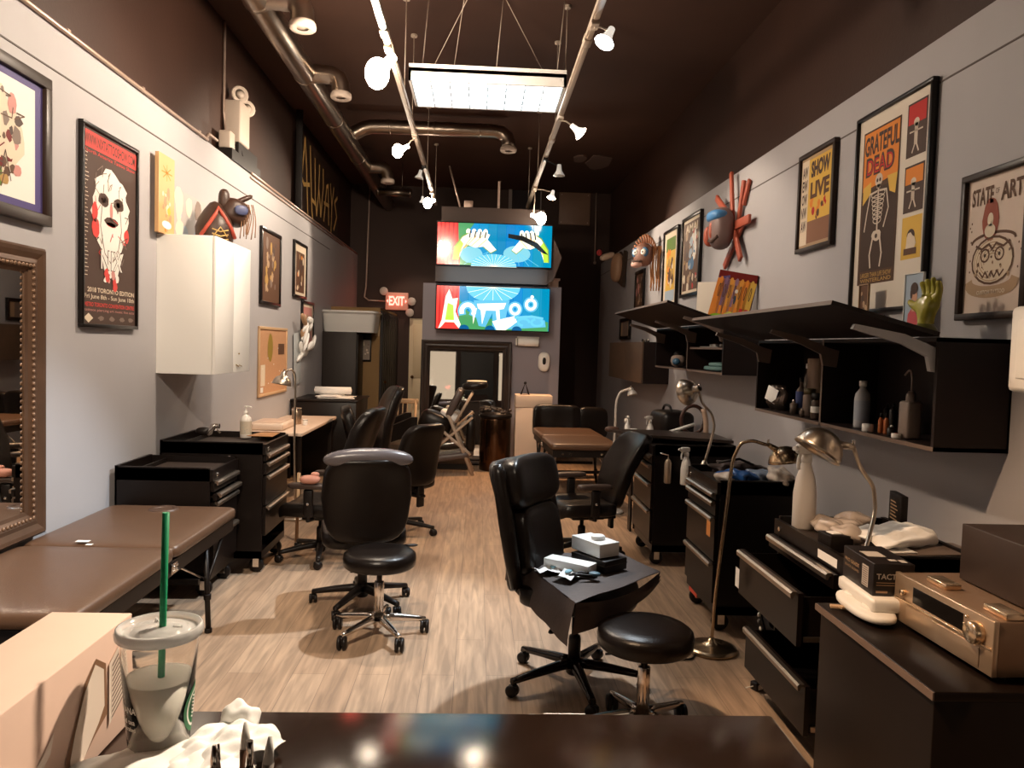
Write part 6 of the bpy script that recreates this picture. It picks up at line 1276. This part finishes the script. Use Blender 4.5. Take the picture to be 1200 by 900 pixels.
# ------------------------------------------------------------------ black desk and receiver
t = thing('black_desk', 'large black desk unit in the right foreground carrying the receiver', 'desk', (0,0,0))
mb = MB(); mb.bb(1.18,2.18,1.855,2.50,0,.735,None,.003); mb.build('body', mat('black_desk_panel',(.010,.0055,.0035),.42,noise=(.2,5),spec=.3), t); mb = MB(); mb.bb(1.17,2.19,1.84,2.515,.74,.765,None,.003); mb.build('top', BLKW, t)
mb = MB(); mb.bb(1.166,1.17,1.84,2.515,.742,.763,None,0); mb.build('top_edge', EDGE, t)
# receiver: front face towards -X
t = thing('stereo_receiver', 'champagne-coloured stereo receiver with a round volume knob on the black desk', 'receiver', (1.355,1.895,.766), .03)
Wd = .44; H = .16
mb = MB(); mb.bb(.012,.40,0,Wd,.012,H,None,.004); mb.build('case', mat('receiver_case',(.34,.22,.145),.42,.6), t)
mb = MB(); mb.bb(-.004,.012,-.004,Wd+.004,.014,H+.002,None,.003); mb.build('front_panel', GOLDB, t)
mb = MB(); mb.bb(-.008,-.004,0.0,Wd,.083,.089,None,.001); mb.build('trim_line', mat('bright_champagne',(.85,.66,.46),.2,.9), t)
mb = MB(); mb.bb(-.0055,-.004,.115,.345,.094,.142); mb.build('display_window', mat('display_black',(.01,.008,.007),.12), t)
mb = MB(); mb.lathe([(.030,0),(.031,.004),(.029,.022),(.025,.026),(0,.027)],(-.004,.055,.112),rot=Matrix.Rotation(-PI/2,3,'Y'),n=36); mb.build('volume_knob', mat('bright_champagne'), t)
mb = MB(); mb.lathe([(.009,0),(.009,.012),(0,.013)],(-.004,.39,.112),rot=Matrix.Rotation(-PI/2,3,'Y'),n=18); mb.build('power_button', mat('bright_champagne'), t)
for k in range(3): mb = MB(); mb.lathe([(.0045,0),(.0045,.006),(0,.007)],(-.004,.105-.0*k+.0,.128-.010*k) if k else (-.004,.098,.140),rot=Matrix.Rotation(-PI/2,3,'Y'),n=10); mb.build('small_button', mat('bright_champagne'), t)
mb = MB(); mb.bb(-.0065,-.004,.045,.375,.022,.076,None,.001); mb.build('flap', GOLDB, t)
for y_ in (.04,Wd-.04):
    for x_ in (.05,.35): mb = MB(); mb.lathe([(.02,0),(.022,.003),(.02,.014)],(x_,y_,0),n=16); mb.build('foot', CHROME, t)
for y_, lab in ((.05,'right'),(.30,'left')): mb = MB(); mb.box((.06,y_,H+.010),(.05,.09,.018),mat('bright_champagne'),.003); mb.build('top_clip', None, t)
for x_, z_ in ((.10,.05),(.14,.05),(.12,.055)): mb = MB(); mb.sph((x_,-.001,z_),.005,CHROME,6); mb.build('screw', None, t)
t = thing('speaker_box', 'black box behind and above the receiver at the right edge', 'speaker', (1.50,1.84,.930), 0)
mb = MB(); mb.bb(0,.46,0,.43,0,.17,mat('black_vinyl_wrap',(.030,.018,.013),.5,noise=(.3,10)),.003); mb.build('cabinet', None, t); mb = MB(); mb.bb(.0,.46,-.004,0,.005,.165,PLAS); mb.build('front_grille', None, t)
# gloves box, white roll/phone things
t = thing('glove_box', 'black printed box reading TACTICAL standing behind the receiver', 'box', (1.345,2.46,.838), -.06)
mb = MB(); mb.box((0,0,.055),(.13,.23,.11),mat('box_black',(.013,.009,.008),.4),.003); gb = mb.build('box_body', None, t); WT = sw('box_white',(.50,.45,.40))
mb = MB(); A = Art(mb,(-.063,-.1155,.004),(1,0,0),(0,0,1),.126,.10); A.text('TACTICAL',.06,.56,.97,.74,WT,1,.02); A.quad(.06,.44,.85,.46,TAN,1); A.quad(.06,.36,.55,.38,TAN,1); A.quad(.06,.12,.35,.19,TAN,1)
A = Art(mb,(-.0655,.112,.004),(0,-1,0),(0,0,1),.225,.10); A.quad(.66,.18,.86,.86,WT,1)
for k in range(9): A.quad(.68,.22+.07*k,.84,.245+.07*k,INK,2)
A.text('PRO GRADE',.08,.62,.55,.74,TAN,1,.01); A.text('BLACK GLOVES',.08,.45,.55,.53,TAN,1)
A = Art(mb,(-.06,-.11,.1105),(1,0,0),(0,1,0),.12,.22); A.quad(.1,.35,.6,.65,WT,1); A.quad(.5,.12,.7,.22,WT,1); A.quad(.75,.05,.92,.2,WT,1); mb.build('printing', None, gb)
t = thing('white_device', 'white plastic desk device with rounded ends under the black printed box', 'device', (1.345,2.41,.766), -.06)
mb = MB(); mb.box((0.0,.03,.055),(.17,.27,.045),WPL,.012); mb.build('body', None, t); mb = MB(); mb.pad((-.06,.0,.022),(.13,.30,.035),.6,.8,WPL); mb.build('base', None, t)
for y_ in (-.06,.07): mb = MB(); mb.lathe([(.035,0),(.038,.004),(.038,.03),(.034,.034)],(-.06,y_,.012),'Z',WPL,24); mb.build('roller_end', None, t)
t = thing('wood_clip', 'small pale wooden pieces at the far corner of the black desk', 'clips', (1.225,2.45,.766)); 
for k in range(3): mb = MB(); mb.box((.0+.02*k,-.012*k,.006+.006*k),(.07,.02,.01),mat('pale_wood_bits',(.5,.33,.2),.5),.002,rot=.5*k-.3); mb.build('stick', None, t)
# ------------------------------------------------------------------ reception counter and items
ZK = 1.12
t = thing('reception_counter', 'glossy dark brown counter top across the bottom of the picture', 'counter', (0,0,0))
CM = counter_mat()
mb = MB(); mb.bb(-1.3,.405,.25,.985,ZK-.035,ZK,CM,.004); mb.build('top', None, t); mb = MB(); mb.bb(-1.28,.385,.30,.965,0,ZK-.036,BLKW); mb.build('base_cabinet', None, t)
mb = MB(); A = Art(mb,(-1.28,.985,ZK-.03),(1,0,0),(0,0,1),1.6,.025); mb.bb(.08,.088,.9845,.9858,ZK-.01,ZK-.002,WPL); mb.bb(.10,.155,.9845,.9862,ZK-.008,ZK-.001,WPL); mb.build('edge_chips', None, t)  # short white strips along the counter edge
# cardboard box
t = thing('cardboard_box', 'long cardboard box lying on the counter at the lower left, with torn label', 'box', (0,0,ZK))
x0, x1, y0, y1, hh = -.515,-.418,.30,.955,.137
mb = MB(); mb.bb(x0,x1,y0,y1,0.001,hh,None,.0015); cb = mb.build('carton', CARD, t)
mb = MB(); A = Art(mb,(x1+.0003,y0,0.001),(0,1,0),(0,0,1),y1-y0,hh-.002)
KR = sw('torn_kraft',(.26,.14,.08)); PL_ = sw('paper_label',(.82,.70,.60))
A.poly([(.755,.06),(.78,.02),(.86,.22),(.90,.30),(.895,.75),(.86,.86),(.82,.72),(.79,.45),(.765,.25)], KR, 1); A.poly([(.775,.08),(.80,.06),(.868,.30),(.888,.40),(.885,.72),(.855,.82),(.82,.66),(.79,.40),(.775,.22)], PL_, 2)
mb.build('torn_label', None, cb); mb = MB(); A = Art(mb,(x1+.0003,y0,0.001),(0,1,0),(0,0,1),y1-y0,hh-.002)
A.poly([(.905,.18),(.965,.36),(.965,.88),(.905,.72)], PL_, 2)
for k in range(11): A.line([(.915,.24+.045*k),(.955,.33+.047*k)], .0022, sw('label_ink',(.22,.15,.12)), 3)
mb.build('printed_label', None, cb); mb = MB(); A = Art(mb,(x1+.0003,y0,0.001),(0,1,0),(0,0,1),y1-y0,hh-.002)
A.poly([(.66,.34),(.73,.56),(.72,.42),(.67,.28)], sw('scuff',(.75,.63,.55)), 1); A.line([(.55,0),(.57,.42)], .003, sw('scratch',(.20,.11,.07)), 1); A.line([(.40,.5),(.45,.55)], .002, sw('scratch'), 1)
mb.build('scuff_mark', None, cb)
# cup
t = thing('iced_drink_cup', 'clear plastic cup of pale iced drink with a green straw on the counter', 'cup', (-.347,.862,ZK)); t.scale = (.91,.91,1.0)
PC = mat('clear_cup_plastic',(1,.99,.97),.05,trans=1,ior=1.2)
mb = MB(); H_ = .148; mb.lathe([(.0,.003),(.031,.003),(.033,.0),(.0335,.004),(.046,H_-.004),(.048,H_),(.0468,H_),(.0445,H_-.006),(.0322,.006),(.0,.006)], n=48); mb.build('cup_wall', PC, t)
mb = MB(); lv = .098; rl = .0322+(.0445-.0322)*(lv/H_)-.0003; mb.lathe([(0,.0065),(.0318,.0065),(rl,lv),(rl-.004,lv-.001),(0,lv-.001)], n=40); mb.build('drink', mat('pale_lemonade',(.98,.95,.86),.3,trans=.2,ior=1.12), t)
mb = MB(); mb.lathe([(.0478,H_-.002),(.0505,H_-.001),(.0512,H_+.004),(.0495,H_+.009),(.0465,H_+.010),(.044,H_+.004),(.041,H_+.003),(.032,H_+.004),(.030,H_+.007),(.012,H_+.0075),(.0,H_+.0075)], n=48); mb.lathe([(.0478,H_-.003),(.044,H_+.002),(.03,H_+.004),(0,H_+.0045)], n=48)
for k in range(3): a_ = 2*PI*k/3; mb.box((.022*math.cos(a_),.022*math.sin(a_),H_+.0085),(.012,.003,.003),None,.001,rot=a_)
mb.build('lid', mat('frosted_lid',(.98,.97,.95),.12,trans=.65,ior=1.2), t)
mb = MB(); mb.tube([(.002,-.004,.01),(.004,.006,H_+.135)], .0042, n=16); mb.build('straw', mat('green_straw',(.015,.30,.13),.35), t)
# round green emblem, wrapped on the cup (generic twin-ringed badge) and white print
mb = MB()
def wrap(ang, z_, off=.0006):
    r_ = .0335+(.046-.0335)*(z_/H_)+off; return Vector((r_*math.sin(ang), -r_*math.cos(ang), z_))
def wpoly(pts, m_, off=.0006): mb.face([wrap(a_, z_, off) for a_, z_ in pts], m_)
GS = mat('cup_green_print',(.015,.16,.055),.5); WSP = mat('cup_white_print',(.85,.85,.80),.5)
ca, cz, rr = 1.85, .062, .028
for k in range(28):
    t0_, t1_ = 2*PI*k/28, 2*PI*(k+1)/28
    for (ra_, rb_, m_) in ((.80,1.0,GS),(.70,.80,WSP),(.0,.70,GS)):
        wpoly([(ca+rr*q_*math.cos(u_)/.040, cz+rr*q_*math.sin(u_)) for q_, u_ in ((ra_+.001,t0_),(rb_,t0_),(rb_,t1_),(ra_+.001,t1_))], m_)
for k in range(-3,4):
    for s2 in (-1,1):
        wpoly([(ca+s2*(.10+.05*abs(k)*.3), cz+.004*k),(ca+s2*.30, cz+.004*k+.003),(ca+s2*.28, cz+.004*k+.0045),(ca+s2*.10, cz+.004*k+.0015)], WSP, .0010)
wpoly([(ca-.08,cz-.010),(ca+.08,cz-.010),(ca+.09,cz+.010),(ca-.09,cz+.010)], WSP, .0011)
wpoly([(ca-.10,cz+.010),(ca,cz+.016),(ca+.10,cz+.010),(ca+.05,cz+.009),(ca-.05,cz+.009)], WSP, .0012)
def wtext(s_, a0, z0, zh, aw):
    b_ = text_bm(s_, .01); xs = [v.co.x for v in b_.verts]; ys = [v.co.y for v in b_.verts]; sx = aw/(max(xs)-min(xs)); sy = zh/(max(ys)-min(ys)); mx_, my_ = min(xs), min(ys)
    for v in b_.verts: v.co = wrap(a0+(v.co.x-mx_)*sx, z0+(v.co.y-my_)*sy, .0007)
    mb.merge(b_, WSP)
wtext('TEAVANA', -1.35, .070, .0075, 1.05); wtext('iced tea', -1.05, .058, .006, .7); wtext('handcrafted', -1.05, .050, .005, .7)
mb.build('print', None, t)
# crumpled white tissue
t = thing('napkin_pile', 'bright white crumpled napkins spread on the counter in front of the cup', 'napkins', (-.335,.80,ZK))
rnd = random.Random(4)
def sheetpile(cx, cy, wx, wy, amp, h0, seed, rot):
    rnd = random.Random(seed); ph = [rnd.uniform(0,6) for _ in range(8)]; mb = MB(); rows = []
    c_, s2 = math.cos(rot), math.sin(rot)
    for lay in (0,1):
        rows = []
        for i in range(37):
            row = []
            for j in range(37):
                u = -1+2*i/36; v = -1+2*j/36
                e = 1+.05*math.sin(5*u+ph[0])+.05*math.sin(6*v+ph[1])
                x_, y_ = u*wx*e, v*wy*e
                d_ = max(0, 1-(u*u*.7+v*v*.7))
                z_ = h0*(.35+.65*d_**.6) + amp*(abs(math.sin(4*u+3*v+ph[2]))+.5*abs(math.sin(9*u-5*v+ph[3]))+.3*math.sin(13*v+ph[4]))*(.3+.7*d_)
                row.append((cx+x_*c_-y_*s2, cy+x_*s2+y_*c_, max(.0015,z_) - (.001 if lay else 0)))
            rows.append(row)
        mb.grid(rows, PAPER)
    return mb.build('napkin', None, t)
sheetpile(.01,-.03,.105,.10,.006,.030,1,.35); sheetpile(.055,.045,.045,.075,.008,.030,2,-.5); sheetpile(-.03,-.09,.11,.09,.005,.030,3,.2)
mb = MB(); mb.pad((.062,.115,.022),(.045,.035,.040),.8,.8,PAPER,fn=lambda p: p*(1+.18*math.sin(p.x*230+1)*math.sin(p.y*190)*math.cos(p.z*160)),rot=Matrix.Rotation(.4,3,'Y')); mb.build('crumpled_edge', None, t)
# pens standing in a holder, only their tops reach into the picture
PM = mat('pen_black',(.02,.015,.013),.25)
hc = P(284,900,Y=.62)
t = thing('pen_holder', 'black pen cup on the counter at the bottom edge, holding the pens', 'pen holder', (hc.x, .62, ZK))
mb = MB(); mb.lathe([(.030,0),(.033,.003),(.034,.078),(.031,.08),(.031,.006),(0,.006)], n=28); mb.build('cup', PLAS, t); mb = MB(); mb.lathe([(.0345,.070),(.0355,.073),(.0345,.076)], n=28, caps=False); mb.build('rim', NICKEL, t)
for k, (px_, py_, bx, by, lab, mm) in enumerate(((251,873,-.012,-.006,'dark pen with a twin metal tip, leftmost of the pens',PM),(293,868,.006,.010,'dark pen with a clicker and silver clip, middle pen',PM),(317,862,.014,-.008,'silver pen with a pale pointed tip, rightmost pen',mat('pen_silver',(.45,.40,.36),.3,.5)),(288,846,-.002,.016,'long brown pencil leaning up beside the napkins',mat('brown_pencil',(.13,.06,.035),.45)))):
    top = P(px_, py_, Y=.62+(.012 if k != 3 else .05)); base = Vector((hc.x+bx, .62+by, ZK+.0065))
    t = thing('pen', lab, 'pen', base, 0, 'pens in the holder')
    b_ = Vector((0,0,0)); a_ = top-base; d_ = (a_-b_).normalized()
    mb = MB(); mb.tube([b_+d_*.004, a_-d_*.022], .0048, n=14); mb.build('barrel', mm, t)
    mb = MB(); mb.tube([a_-d_*.023,a_-d_*.012,a_], [.0048,.0038,.0016] if k != 1 else [.0046,.0030,.0026], CHROME if k < 2 else WPL, 12); mb.build('tip', None, t)
    if k == 0: mb = MB(); mb.tube([a_-d_*.012+Vector((.0035,0,0)), a_+d_*.001+Vector((.0035,0,0))], .0011, CHROME, 6); mb.build('second_tip', None, t)
    if k == 1: mb = MB(); mb.tube([a_-d_*.02+Vector((.002,-.006,0)), a_-d_*.06+Vector((.002,-.0065,0))], .0014, CHROME, 8); mb.build('clip', None, t)
